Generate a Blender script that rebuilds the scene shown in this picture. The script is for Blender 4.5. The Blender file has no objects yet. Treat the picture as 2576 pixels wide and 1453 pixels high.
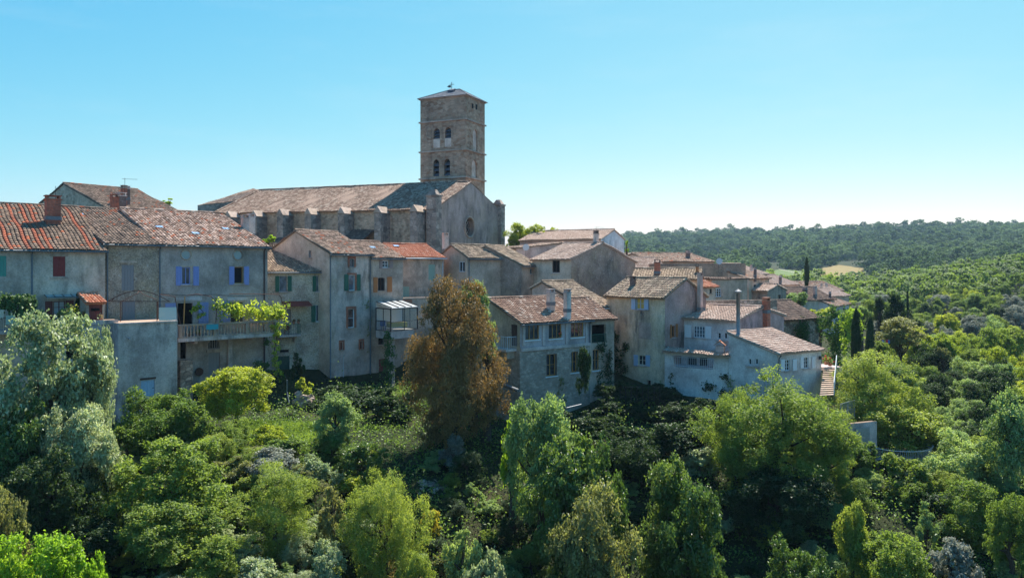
import bpy, math, random
import numpy as np
from mathutils import Vector, noise as mnoise
from mathutils.geometry import delaunay_2d_cdt
random.seed(7)
rs = np.random.RandomState(11)
C = bpy.context.scene.collection
F, CX, HY = 1965.0, 1288.0, 679.0          # focal length, centre column and horizon row of the view

def U(px, py, d): return Vector(((px - CX) / F * d, d, (HY - py) / F * d))
def XY(px, d): return Vector(((px - CX) / F * d, d))
def Z(py, d): return (HY - py) / F * d

# ------------------------------------------------------------------ materials
class NT:
    def __init__(s, name):
        s.m = bpy.data.materials.new(name); s.m.use_nodes = True
        s.t = s.m.node_tree; s.b = s.t.nodes['Principled BSDF']; s.o = s.t.nodes['Material Output']
    def n(s, typ, **kw):
        nd = s.t.nodes.new(typ)
        for k, v in kw.items():
            if k in nd.inputs.keys(): nd.inputs[k].default_value = v
            else: setattr(nd, k, v)
        return nd
    def l(s, a, b): s.t.links.new(a, b)
    def noise(s, scale, detail=4, rough=.6, vec=None):
        nd = s.n('ShaderNodeTexNoise'); nd.inputs['Scale'].default_value = scale
        nd.inputs['Detail'].default_value = detail; nd.inputs['Roughness'].default_value = rough
        if vec: s.l(vec, nd.inputs['Vector'])
        return nd.outputs['Fac']
    def ramp(s, fac, stops, interp='LINEAR'):
        nd = s.n('ShaderNodeValToRGB'); cr = nd.color_ramp; cr.interpolation = interp
        while len(cr.elements) < len(stops): cr.elements.new(.5)
        for e, (p, c) in zip(cr.elements, stops):
            e.position = p; e.color = (c[0], c[1], c[2], 1) if hasattr(c, '__len__') else (c, c, c, 1)
        s.l(fac, nd.inputs['Fac']); return nd.outputs['Color']
    def mix(s, fac, a, b, mode='MIX'):
        nd = s.n('ShaderNodeMix', data_type='RGBA', blend_type=mode)
        for sock, v in ((nd.inputs[0], fac), (nd.inputs[6], a), (nd.inputs[7], b)):
            if isinstance(v, (int, float)): sock.default_value = v
            elif isinstance(v, tuple): sock.default_value = (v[0], v[1], v[2], 1)
            else: s.l(v, sock)
        return nd.outputs[2]
    def pos(s, sx=1, sy=1, sz=1):
        g = s.n('ShaderNodeNewGeometry'); mp = s.n('ShaderNodeMapping')
        mp.inputs['Scale'].default_value = (sx, sy, sz)
        s.l(g.outputs['Position'], mp.inputs['Vector']); return mp.outputs['Vector']
    def attr(s, name):
        nd = s.n('ShaderNodeAttribute'); nd.attribute_name = name; return nd.outputs['Fac']
    def bump(s, h, strength=.4, dist=.05):
        nd = s.n('ShaderNodeBump'); nd.inputs['Strength'].default_value = strength
        nd.inputs['Distance'].default_value = dist; s.l(h, nd.inputs['Height'])
        s.l(nd.outputs['Normal'], s.b.inputs['Normal'])
    def col(s, c):
        if isinstance(c, tuple): s.b.inputs['Base Color'].default_value = (c[0], c[1], c[2], 1)
        else: s.l(c, s.b.inputs['Base Color'])
    def set(s, rough=.8, metal=0, spec=.3):
        s.b.inputs['Roughness'].default_value = rough; s.b.inputs['Metallic'].default_value = metal
        s.b.inputs['Specular IOR Level'].default_value = spec; return s.m

def plaster(name, c, stain=.5, stone=.3, dark=(.06, .055, .05), warm=(.34, .27, .18), sc=1.0, pale=.25, spk=.0):
    t = NT(name); p = t.pos(); ps = t.pos(1, 1, .22); c = tuple(min(.72, x * k) for x, k in zip(c, (1.6, 1.34, 1.32))); dark = tuple(x * 1.5 for x in dark); warm = tuple(x * k for x, k in zip(warm, (1.4, 1.3, 1.2)))
    base = t.mix(t.ramp(t.noise(.5 * sc, 5, .65, p), [(.36, 0.), (.6, 1.)]), tuple(x * .68 for x in c), tuple(min(.8, x * 1.22) for x in c))
    base = t.mix(t.ramp(t.noise(.33, 4, .7, t.pos(1.2, 1.2, .9)), [(.47, 0.), (.62, min(1., stone * 1.3))]), base, warm)
    base = t.mix(t.ramp(t.noise(.9, 5, .7, t.pos(.8, .8, 1.3)), [(.52, 0.), (.7, pale)]), base, (.62, .585, .54))
    st = t.ramp(t.noise(1.1, 5, .7, ps), [(.45, 0.), (.66, min(1., stain * 1.25))])
    msk = t.ramp(t.noise(.28, 3, .6, p), [(.42, .12), (.62, 1.)]); st = t.mix(1., st, msk, 'MULTIPLY'); base = t.mix(st, base, dark)
    fine = t.noise(9, 4, .7, p)
    base = t.mix(t.ramp(fine, [(.34, .28 + spk), (.56, 0.)]), base, (.03, .03, .03))
    base = t.mix(t.ramp(t.noise(4.5, 3, .6, p), [(.57, 0.), (.7, .22 + spk)]), base, (.55, .52, .46))
    t.col(base); t.bump(fine, .35, .03); return t.set(.93, 0, .15)

def masonry(name, stops, mortar, scale=2.2, zs=1.7, mort=.07):
    t = NT(name); p = t.pos(1, 1, zs)
    v = t.n('ShaderNodeTexVoronoi', feature='F1'); v.inputs['Scale'].default_value = scale; t.l(p, v.inputs['Vector'])
    e = t.n('ShaderNodeTexVoronoi', feature='DISTANCE_TO_EDGE'); e.inputs['Scale'].default_value = scale; t.l(p, e.inputs['Vector'])
    w = t.n('ShaderNodeTexWhiteNoise', noise_dimensions='3D'); t.l(v.outputs['Position'], w.inputs['Vector'])
    c = t.ramp(w.outputs['Value'], [(q, tuple(min(.7, x * k) for x, k in zip(cc, (1.5, 1.3, 1.24)))) for q, cc in stops])
    c = t.mix(t.ramp(e.outputs['Distance'], [(.0, 1.), (mort, 0.)]), c, mortar)
    big = t.ramp(t.noise(.25, 4, .7, t.pos()), [(.35, .75), (.65, 1.15)])
    c = t.mix(1., c, big, 'MULTIPLY')
    c = t.mix(t.ramp(t.noise(.8, 5, .7, t.pos(1, 1, .25)), [(.52, 0.), (.75, .55)]), c, (.045, .043, .042))
    t.col(c); t.bump(t.ramp(e.outputs['Distance'], [(0., 0.), (.12, 1.)]), .5, .05); return t.set(.95, 0, .1)

def tilemat(name, stops, colstops=None, lichen=.3):
    t = NT(name)
    stops = [(q, (min(.7, cc[0] * 1.1), cc[1] * 1.01, cc[2] * .92)) for q, cc in stops] if name != 'slate' else stops
    c = t.ramp(t.attr('rnd'), stops, 'CONSTANT')
    if colstops: 
        cc, f = colstops
        c = t.mix(t.ramp(t.attr('rcol'), [(0., 0.), (f, 1.)], 'CONSTANT'), c, t.ramp(t.attr('rnd'), cc))
    c = t.mix(t.ramp(t.noise(.7, 5, .7, t.pos()), [(.48, 0.), (.7, lichen)]), c, (.11, .095, .07))
    c = t.mix(t.ramp(t.noise(6, 4, .7, t.pos()), [(.45, 0.), (.75, .45)]), c, (.06, .05, .045))
    c = t.mix(t.ramp(t.noise(2.2, 3, .7, t.pos()), [(.6, 0.), (.75, lichen * .8)]), c, (.25, .18, .08))
    t.col(c); t.bump(t.noise(25, 3, .6, t.pos()), .3, .02); return t.set(.9, 0, .2)

def paint(name, c, rough=.6, wear=.25, wc=(.25, .24, .22), spec=.3):
    t = NT(name)
    b = t.mix(t.ramp(t.noise(3, 5, .7, t.pos(3, 3, .6)), [(.5, 0.), (.75, wear)]), c, wc)
    b = t.mix(t.ramp(t.noise(14, 3, .6, t.pos()), [(.3, .25), (.6, 0.)]), b, tuple(x * .45 for x in c))
    t.col(b); t.bump(t.noise(18, 2, .5, t.pos(2, 2, .3)), .2, .02); return t.set(rough, 0, spec)

def metal(name, c, rough=.45, m=.7):
    t = NT(name); t.col(t.mix(t.ramp(t.noise(5, 4, .7, t.pos()), [(.4, 0.), (.7, .6)]), c, tuple(x * .5 for x in c))); return t.set(rough, m, .5)

def glass(name, c=(.015, .02, .025)):
    t = NT(name); t.col(t.mix(t.ramp(t.noise(2.5, 3, .6, t.pos()), [(.4, 0.), (.65, 1.)]), c, tuple(x * 2.4 for x in c)))
    t.bump(t.noise(1.5, 2, .5, t.pos()), .08, .05); return t.set(.06, 0, .6)

def clear_glass(name, c=(.8, .86, .85), mixv=.86):
    t = NT(name); tr = t.n('ShaderNodeBsdfTransparent'); tr.inputs['Color'].default_value = (*c, 1)
    mx = t.n('ShaderNodeMixShader'); mx.inputs[0].default_value = mixv
    t.col(c); t.set(.05, 0, .6); t.l(t.b.outputs[0], mx.inputs[1]); t.l(tr.outputs[0], mx.inputs[2]); t.l(mx.outputs[0], t.o.inputs['Surface']); return t.m

LK = 1.95
def leafmat(name, a, b, trans=.4, gloss=.5, tcol=None, spec=.25):
    t = NT(name)
    oi = t.n('ShaderNodeObjectInfo')
    a = tuple(x * LK for x in a); b = tuple(x * LK for x in b); c = t.mix(t.attr('tint'), a, b)
    hsv = t.n('ShaderNodeHueSaturation')
    mr = t.n('ShaderNodeMapRange'); t.l(oi.outputs['Random'], mr.inputs[0]); mr.inputs[3].default_value = .485; mr.inputs[4].default_value = .515
    t.l(mr.outputs[0], hsv.inputs['Hue'])
    mr2 = t.n('ShaderNodeMapRange'); t.l(oi.outputs['Random'], mr2.inputs[0]); mr2.inputs[3].default_value = 1.15; mr2.inputs[4].default_value = .85
    t.l(mr2.outputs[0], hsv.inputs['Value']); t.l(c, hsv.inputs['Color']); c = hsv.outputs['Color']
    t.col(c); t.set(gloss, 0, spec)
    tr = t.n('ShaderNodeBsdfTranslucent')
    t.l(t.mix(1., c, tcol or (1.5, 1.5, .7), 'MULTIPLY'), tr.inputs['Color'])
    mx = t.n('ShaderNodeMixShader'); mx.inputs[0].default_value = trans
    t.l(t.b.outputs[0], mx.inputs[1]); t.l(tr.outputs[0], mx.inputs[2]); t.l(mx.outputs[0], t.o.inputs['Surface']); return t.m

M = {}
M['pl_a'] = plaster('plaster_pale', (0.42, 0.38, 0.3), .45, .35, pale=.4)
M['pl_b1'] = plaster('plaster_pebbled', (0.29, 0.26, 0.2), .35, .5, sc=1.6, spk=.3, pale=.15)
M['pl_b2'] = plaster('plaster_grey', (0.28, 0.262, 0.235), .4, .25, pale=.12)
M['pl_ter'] = plaster('plaster_stained', (0.35, 0.335, 0.31), .85, .2, dark=(.05, .05, .05), pale=.4)
M['pl_bal'] = plaster('plaster_ochre', (0.4, 0.33, 0.23), .5, .4)
M['pl_c'] = plaster('rubble_render', (0.45, 0.39, 0.3), .4, .5, spk=.3, pale=.4)
M['pl_d'] = plaster('tower_render', (0.39, 0.355, 0.31), .6, .3, pale=.5)
M['pl_e'] = plaster('house_render', (0.3, 0.275, 0.225), .5, .25, pale=.15)
M['pl_f'] = plaster('cream_render', (0.4, 0.34, 0.26), .75, .3, pale=.2)
M['pl_g'] = plaster('grey_beige_render', (0.36, 0.31, 0.24), .35, .3, pale=.1)
M['pl_h'] = plaster('beige_render', (0.45, 0.38, 0.3), .3, .25, pale=.1)
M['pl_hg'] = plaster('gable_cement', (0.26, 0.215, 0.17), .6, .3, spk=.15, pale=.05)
M['pl_i'] = plaster('grey_panel', (.27, .28, .29), .3, .1, pale=.2)
M['pl_j'] = plaster('streaked_limewash', (0.46, 0.39, 0.27), .95, .5, dark=(.045, .045, .048), pale=.35)
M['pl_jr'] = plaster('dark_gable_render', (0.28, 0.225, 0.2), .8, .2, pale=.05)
M['pl_l'] = plaster('lilac_white_render', (.47, .44, .43), .25, .15, pale=.15)
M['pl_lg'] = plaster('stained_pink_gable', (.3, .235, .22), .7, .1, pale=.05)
M['pl_m'] = plaster('white_render', (.46, .45, .43), .2, .1, pale=.2)
M['pl_pink'] = plaster('pink_render', (.45, .35, .3), .4, .2, pale=.1)
M['pl_white'] = plaster('white_gable', (.62, .62, .63), .12, .05, pale=.3)
M['pl_far'] = plaster('far_beige', (0.4, 0.33, 0.25), .4, .3, pale=.1)
M['pl_brown'] = plaster('far_brown', (0.28, 0.21, 0.15), .6, .3, spk=.2, pale=.05)
M['stone_i'] = masonry('rubble_stone', [(0, (.22, .19, .16)), (.4, (.3, .27, .23)), (.7, (.38, .34, .29)), (1, (.26, .22, .18))], (.34, .31, .27), 3.4, 1.5, .12)
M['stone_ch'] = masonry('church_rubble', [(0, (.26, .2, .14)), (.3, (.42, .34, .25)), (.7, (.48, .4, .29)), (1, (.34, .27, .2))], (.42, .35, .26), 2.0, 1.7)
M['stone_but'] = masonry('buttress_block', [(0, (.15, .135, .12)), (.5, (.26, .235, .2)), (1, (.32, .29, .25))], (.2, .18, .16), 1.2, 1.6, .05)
M['stone_tow'] = masonry('tower_block', [(0, (.22, .14, .09)), (.3, (.3, .215, .15)), (.6, (.35, .275, .2)), (1, (.25, .185, .13))], (.27, .21, .155), 1.5, 1.8, .05)
M['stone_wall'] = masonry('garden_stone', [(0, (.14, .12, .1)), (.5, (.28, .24, .19)), (1, (.38, .34, .28))], (.18, .15, .12), 2.4, 1.6, .1)
M['cap'] = plaster('pale_stone_cap', (.31, .275, .22), .5, .3, pale=.2)
M['facade'] = plaster('facade_cement', (0.28, 0.245, 0.215), .6, .2, sc=.5, pale=.05)
M['conc'] = plaster('concrete', (.36, .35, .33), .5, .1, pale=.2)
M['brick'] = masonry('red_brick', [(0, (.3, .1, .06)), (.5, (.4, .15, .09)), (1, (.24, .09, .06))], (.26, .17, .13), 5, 2.2, .1)
M['chim_dark'] = plaster('sooty_chimney', (.12, .105, .095), .7, .1, pale=.0)
M['chim_pale'] = plaster('pale_chimney', (.45, .4, .35), .4, .1, pale=.2)
OR = (.42, .13, .06)
M['t_a'] = tilemat('tiles_dark_orange', [(0, (.14, .1, .075)), (.25, (.22, .16, .12)), (.5, (.28, .2, .15)), (.75, (.17, .13, .1)), (.94, OR)], ([(0, (.45, .12, .055)), (1, (.36, .1, .05))], .86), .35)
M['t_b1'] = tilemat('tiles_brown', [(0, (.15, .11, .085)), (.3, (.24, .18, .14)), (.6, (.31, .23, .18)), (.85, (.38, .28, .22)), (.94, OR)], None, .3)
M['t_b2'] = tilemat('tiles_mixed_pink', [(0, (.2, .14, .11)), (.2, (.42, .3, .24)), (.45, (.52, .39, .32)), (.68, (.3, .21, .16)), (.84, (.6, .47, .4)), (.95, OR)], None, .12)
M['t_old'] = tilemat('tiles_old_buff', [(0, (.22, .17, .125)), (.3, (.36, .28, .2)), (.6, (.46, .36, .27)), (.85, (.28, .21, .16))], None, .35)
M['t_mix'] = tilemat('tiles_mixed_brown', [(0, (.2, .145, .11)), (.3, (.36, .26, .2)), (.6, (.45, .33, .26)), (.86, (.27, .19, .15)), (.95, OR)], None, .25)
M['t_or'] = tilemat('tiles_new_orange', [(0, (.46, .19, .11)), (.4, (.54, .25, .16)), (.7, (.4, .15, .09)), (.9, (.55, .35, .26))], None, .1)
M['t_red'] = tilemat('tiles_red_brown', [(0, (.22, .135, .1)), (.3, (.29, .185, .135)), (.6, (.35, .235, .175)), (.9, (.52, .42, .35))], None, .3)
M['t_pink'] = tilemat('tiles_pink', [(0, (.4, .3, .25)), (.4, (.47, .36, .305)), (.7, (.35, .255, .21)), (.9, (.54, .45, .39))], None, .15)
M['t_ch'] = tilemat('tiles_church', [(0, (.19, .125, .095)), (.25, (.31, .22, .17)), (.55, (.39, .295, .235)), (.8, (.26, .175, .135)), (.93, (.45, .37, .31))], None, .3)
M['t_dark'] = tilemat('tiles_dark_brown', [(0, (.13, .09, .075)), (.5, (.19, .13, .1)), (.8, (.24, .17, .13))], None, .3)  # dark brown roof tiles, tone varies at random from tile to tile
M['slate'] = tilemat('slate', [(0, (.3, .31, .34)), (.4, (.38, .39, .42)), (.7, (.34, .35, .38))], None, .0)
M['blue'] = paint('lavender_blue_paint', (.25, .3, .62)); M['blue2'] = paint('faded_blue_paint', (.26, .3, .52), wear=.5)
M['lblue'] = paint('sky_blue_paint', (.36, .5, .68)); M['green'] = paint('dark_green_paint', (.03, .13, .085))
M['teal'] = paint('teal_paint', (.08, .3, .23)); M['red'] = paint('dark_red_paint', (.25, .035, .03), wear=.12)
M['red2'] = paint('maroon_paint', (.2, .045, .035), wear=.15); M['greyw'] = paint('weathered_wood', (.27, .25, .25), .85, .5)
M['orange'] = paint('orange_wood', (.4, .15, .05)); M['sage'] = paint('pale_sage_paint', (.33, .45, .36))
M['white'] = paint('white_paint', (.72, .73, .75), wear=.1, wc=(.5, .5, .5)); M['wood'] = paint('varnished_wood', (.5, .25, .08), .5, .1)
M['pinkw'] = paint('faded_rose_wood', (.3, .22, .21)); M['dgreen'] = paint('old_green_door', (.03, .08, .06), wear=.35)
M['rust'] = paint('rusty_iron', (.11, .045, .03), .8, .3, (.05, .03, .025)); M['iron'] = metal('dark_iron', (.05, .05, .055), .5, .6)
M['zinc'] = metal('zinc', (.17, .18, .19), .6, .25); M['steel'] = metal('steel_flue', (.26, .25, .25), .5, .4)
M['brownm'] = paint('brown_pipe', (.07, .035, .03)); M['whitem'] = paint('white_metal', (.6, .62, .64), .5, .15)
M['glass'] = glass('window_glass'); M['glassb'] = glass('bright_glass', (.07, .09, .11)); M['curtain'] = paint('white_curtain', (.55, .56, .56), .9, .05)
M['balu'] = plaster('weathered_balustrade', (.25, .21, .16), .5, .4, pale=.3)
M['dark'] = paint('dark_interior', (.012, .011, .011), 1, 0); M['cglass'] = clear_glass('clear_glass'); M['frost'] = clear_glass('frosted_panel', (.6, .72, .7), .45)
M['awn'] = paint('red_awning', (.26, .05, .03), .7, .2); M['tealc'] = paint('turquoise_cloth', (.04, .33, .4), .8, .1)
M['cream'] = paint('cream_cloth', (.6, .56, .45), .9, .05); M['terra'] = paint('terracotta', (.4, .16, .09)); M['flower'] = paint('red_flower', (.6, .04, .03), .8, 0)
M['yellow'] = paint('yellow_cloth', (.5, .38, .1), .9, .05); M['bluec'] = paint('blue_plastic', (.04, .12, .4), .5, .05)
M['sky_l'] = glass('skylight_glass', (.2, .28, .4)); M['rock'] = masonry('pale_rock', [(0, (.2, .17, .13)), (1, (.4, .34, .26))], (.14, .12, .1), .9, 1, .1)
M['bark'] = paint('bark', (.075, .055, .04), .95, .4, (.13, .12, .1)); M['barkd'] = paint('dark_bark', (.03, .022, .018), .95, .2, (.07, .06, .05))
M['tower_panel'] = plaster('rosy_infill', (.48, .38, .31), .2, .2, pale=.3); M['louver'] = paint('slate_louver', (.1, .1, .125), .7, .2)
M['carp'] = paint('blue_car_paint', (.03, .25, .5), .3, 0, spec=.5); M['rubber'] = paint('rubber', (.02, .02, .02), .9, 0)
M['poly'] = clear_glass('polycarbonate_roof', (.9, .9, .88), .35)
M['screen'] = metal('galvanised_mesh', (.4, .41, .42), .5, .5)

LM = {
 'silver': leafmat('leaf_silver', (.085, .105, .055), (.30, .33, .19), .32, .5, (1.2, 1.3, .8), .3),
 'bright': leafmat('leaf_bright', (.08, .13, .012), (.2, .29, .03), .5),
 'mid': leafmat('leaf_mid', (.04, .066, .014), (.125, .17, .04), .42, .58),
 'glossy': leafmat('leaf_glossy_green', (.022, .044, .012), (.082, .128, .034), .36, .42, None, .4),
 'yellowg': leafmat('leaf_yellow_green', (.08, .11, .015), (.22, .25, .035), .48),
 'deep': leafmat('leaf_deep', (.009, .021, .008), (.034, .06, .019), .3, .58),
 'rust': leafmat('leaf_rust', (.05, .038, .014), (.16, .116, .042), .35, .5, (1.3, 1.1, .7)),
 'olive': leafmat('leaf_olive', (.07, .075, .03), (.19, .19, .08), .38),
 'feather': leafmat('leaf_feathery', (.05, .08, .016), (.175, .215, .05), .45, .58),
 'pale': leafmat('leaf_pale', (.055, .09, .035), (.22, .28, .12), .36, .58),
 'grey': leafmat('leaf_grey', (.07, .08, .065), (.22, .23, .19), .25, .55, (1.1, 1.1, .9), .2),
 'cypress': leafmat('leaf_cypress', (.012, .026, .012), (.035, .06, .025), .2, .5),
 'wood': leafmat('leaf_woodland', (.035, .06, .016), (.15, .19, .045), .4, .7),
 'woodfar': leafmat('leaf_far_wood', (.012, .028, .013), (.055, .088, .033), .25, .8, None, .05),
 'gold': leafmat('leaf_golden', (.12, .11, .014), (.28, .25, .035), .45),
 'ivy': leafmat('leaf_ivy', (.018, .045, .014), (.06, .11, .03), .35, .58),
 'vine': leafmat('leaf_vine', (.08, .13, .015), (.26, .3, .05), .5, .58),
 'under': leafmat('leaf_undergrowth', (.03, .055, .014), (.13, .19, .045), .35, .5),
 'dry': leafmat('dry_grass', (.14, .11, .06), (.32, .26, .15), .3, .7),
 'grass': leafmat('leaf_grass', (.07, .11, .022), (.17, .22, .05), .4, .6),
}

# ------------------------------------------------------------------ objects
def tag(o, label=None, cat=None, group=None, kind=None):
    if label: o['label'] = label
    if cat: o['category'] = cat
    if group: o['group'] = group
    if kind: o['kind'] = kind
    return o
def root(name, loc, label, cat, group=None):
    o = bpy.data.objects.new(name, None); C.objects.link(o); o.location = loc; o.empty_display_size = .1
    return tag(o, label, cat, group)
def mesh_np(name, V, Fq, mat, parent=None, attrs=None, smooth=False, loc=None):
    me = bpy.data.meshes.new(name); V = np.asarray(V, dtype=np.float32); Fq = np.asarray(Fq, dtype=np.int32)
    me.vertices.add(len(V)); me.vertices.foreach_set('co', V.ravel())
    k = Fq.shape[1]; n = len(Fq); me.loops.add(n * k); me.loops.foreach_set('vertex_index', Fq.ravel())
    me.polygons.add(n); me.polygons.foreach_set('loop_start', np.arange(0, n * k, k, dtype=np.int32))
    me.update(calc_edges=True)
    for an, av in (attrs or {}).items():
        at = me.attributes.new(an, 'FLOAT', 'FACE'); at.data.foreach_set('value', np.asarray(av, dtype=np.float32))
    if smooth: me.polygons.foreach_set('use_smooth', np.ones(n, dtype=bool))
    if mat: me.materials.append(mat)
    if name.startswith('proto'): return me
    o = bpy.data.objects.new(name, me); C.objects.link(o)
    if parent: o.parent = parent
    if loc is not None: o.location = loc
    return o
V3 = lambda a, z: Vector((a[0], a[1], z))
class MB:
    def __init__(s): s.v = []; s.f = []; s.a = []; s.b = []
    def poly(s, pts, a=None, b=0.):
        i = len(s.v); s.v += [tuple(p) for p in pts]; s.f.append(tuple(range(i, i + len(pts)))); s.a.append(a if a is not None else random.random()); s.b.append(b); return s
    def box(s, o, ex, ey, ez):
        o, ex, ey, ez = Vector(o), Vector(ex), Vector(ey), Vector(ez); i = len(s.v)
        s.v += [tuple(o), tuple(o + ex), tuple(o + ex + ey), tuple(o + ey), tuple(o + ez), tuple(o + ex + ez), tuple(o + ex + ey + ez), tuple(o + ey + ez)]
        fl = ex.cross(ey).dot(ez) < 0
        for q in ((0, 3, 2, 1), (4, 5, 6, 7), (0, 1, 5, 4), (1, 2, 6, 5), (2, 3, 7, 6), (3, 0, 4, 7)):
            s.f.append(tuple(i + k for k in (q[::-1] if fl else q))); s.a.append(random.random()); s.b.append(0.)
        return s
    def cbox(s, c, sx, sy, sz, ang=0.):
        e = Vector((math.cos(ang), math.sin(ang), 0)); n = Vector((-e.y, e.x, 0)); c = Vector(c)
        return s.box(c - e * sx / 2 - n * sy / 2, e * sx, n * sy, Vector((0, 0, sz)))
    def tube(s, pts, r, n=6, r1=None, caps=True):
        pts = [Vector(p) for p in pts]; m = len(pts); rr = r if hasattr(r, '__len__') else [r + ((r1 if r1 is not None else r) - r) * k / max(1, m - 1) for k in range(m)]
        i0 = len(s.v)
        for k, p in enumerate(pts):
            t = (pts[min(k + 1, m - 1)] - pts[max(k - 1, 0)]).normalized()
            a = t.cross(Vector((0, 0, 1)) if abs(t.z) < .9 else Vector((1, 0, 0))).normalized(); b = t.cross(a)
            for q in range(n):
                an = 2 * math.pi * q / n; s.v.append(tuple(p + (a * math.cos(an) + b * math.sin(an)) * rr[k]))
        for k in range(m - 1):
            for q in range(n):
                s.f.append((i0 + k * n + q, i0 + k * n + (q + 1) % n, i0 + (k + 1) * n + (q + 1) % n, i0 + (k + 1) * n + q)); s.a.append(.5); s.b.append(0.)
        if caps:
            s.f.append(tuple(range(i0, i0 + n))); s.f.append(tuple(range(i0 + (m - 1) * n, i0 + m * n))[::-1]); s.a += [.5, .5]; s.b += [0., 0.]
        return s
    def lathe(s, c, prof, n=10):
        return s.tube([Vector(c) + Vector((0, 0, h)) for r, h in prof], [r for r, h in prof], n)
    def build(s, name, mat, parent=None, smooth=False, ab=False, o3=None):
        me = bpy.data.meshes.new(name)
        off = parent_world(parent) if parent else (o3 or Vector((0, 0, 0)))
        V = np.asarray(s.v, dtype=np.float64).reshape(-1, 3) - np.array(off)[None, :]
        me.from_pydata([tuple(x) for x in V], [], s.f)
        if ab:
            for an, av in (('rnd', s.a), ('rcol', s.b)):
                at = me.attributes.new(an, 'FLOAT', 'FACE'); at.data.foreach_set('value', np.asarray(av, dtype=np.float32))
        if smooth: me.polygons.foreach_set('use_smooth', np.ones(len(me.polygons), dtype=bool))
        me.materials.append(mat); o = bpy.data.objects.new(name, me); C.objects.link(o)
        if parent: o.parent = parent
        else: o.location = off
        return o
def parent_world(p):
    v = Vector(p.location)
    while p.parent: p = p.parent; v += p.location
    return v

# vertical plane through two ground points; features are located on it by intersecting sight lines
class Pl:
    def __init__(s, P0, P1):
        s.P0 = Vector((P0[0], P0[1])); s.P1 = Vector((P1[0], P1[1])); s.W = (s.P1 - s.P0).length; s.e = (s.P1 - s.P0) / s.W
        s.n = Vector((s.e.y, -s.e.x)); s.holes = []
    def pt(s, a, z, off=0.): 
        q = s.P0 + s.e * a + s.n * off; return Vector((q.x, q.y, z))
    def loc(s, px, py, off=0.):
        rx = (px - CX) / F; P = s.P0 + s.n * off
        t = P.dot(s.n) / (rx * s.n.x + s.n.y)
        q = Vector((rx * t, t)); return (q - P).dot(s.e), (HY - py) / F * t
    def rect(s, x0, y0, x1, y1, off=0.):
        cx, cy = (x0 + x1) / 2, (y0 + y1) / 2
        a0, a1 = s.loc(x0, cy, off)[0], s.loc(x1, cy, off)[0]; return a0, s.loc(cx, y1, off)[1], a1, s.loc(cx, y0, off)[1]
    @property
    def e3(s): return Vector((s.e.x, s.e.y, 0))
    @property
    def n3(s): return Vector((s.n.x, s.n.y, 0))
ZU = Vector((0, 0, 1))
def arch_poly(r, arch):
    a0, z0, a1, z1 = r
    if not arch: return [(a0, z0), (a1, z0), (a1, z1), (a0, z1)]
    if arch == 'circle':
        cx, cz, rr = (a0 + a1) / 2, (z0 + z1) / 2, (z1 - z0) / 2
        return [(cx + rr * math.cos(t * math.pi / 8), cz + rr * math.sin(t * math.pi / 8)) for t in range(16)]
    w = a1 - a0; h = w / 2 * (arch if not isinstance(arch, bool) else 1.); zs = z1 - h
    return [(a0, z0), (a1, z0), (a1, zs)] + [((a0 + a1) / 2 + w / 2 * math.cos(t * math.pi / 8), zs + h * math.sin(t * math.pi / 8)) for t in range(1, 8)] + [(a0, zs)]
def inpoly(p, poly):
    x, y = p; c = False; j = len(poly) - 1
    for i in range(len(poly)):
        xi, yi = poly[i]; xj, yj = poly[j]
        if (yi > y) != (yj > y) and x < (xj - xi) * (y - yi) / (yj - yi) + xi: c = not c
        j = i
    return c
def wall(mb, pl, poly, depth=.22):
    vs = [Vector(p) for p in poly]; loops = [list(range(len(poly)))]
    for h in pl.holes:
        i = len(vs); vs += [Vector(p) for p in h]; loops.append(list(range(i, i + len(h))))
    if pl.holes:
        ov, oe, of, *_ = delaunay_2d_cdt(vs, [], loops, 1, 1e-5)
        for f in of:
            c = sum((ov[k] for k in f), Vector((0, 0))) / len(f)
            if any(inpoly(c, h) for h in pl.holes) or not inpoly(c, poly): continue
            mb.poly([pl.pt(ov[k].x, ov[k].y) for k in f])
    else: mb.poly([pl.pt(*p) for p in poly])
    for h in pl.holes:
        for k in range(len(h)):
            p, q = h[k], h[(k + 1) % len(h)]
            mb.poly([pl.pt(*p), pl.pt(*q), pl.pt(*q, -depth), pl.pt(*p, -depth)])

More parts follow.
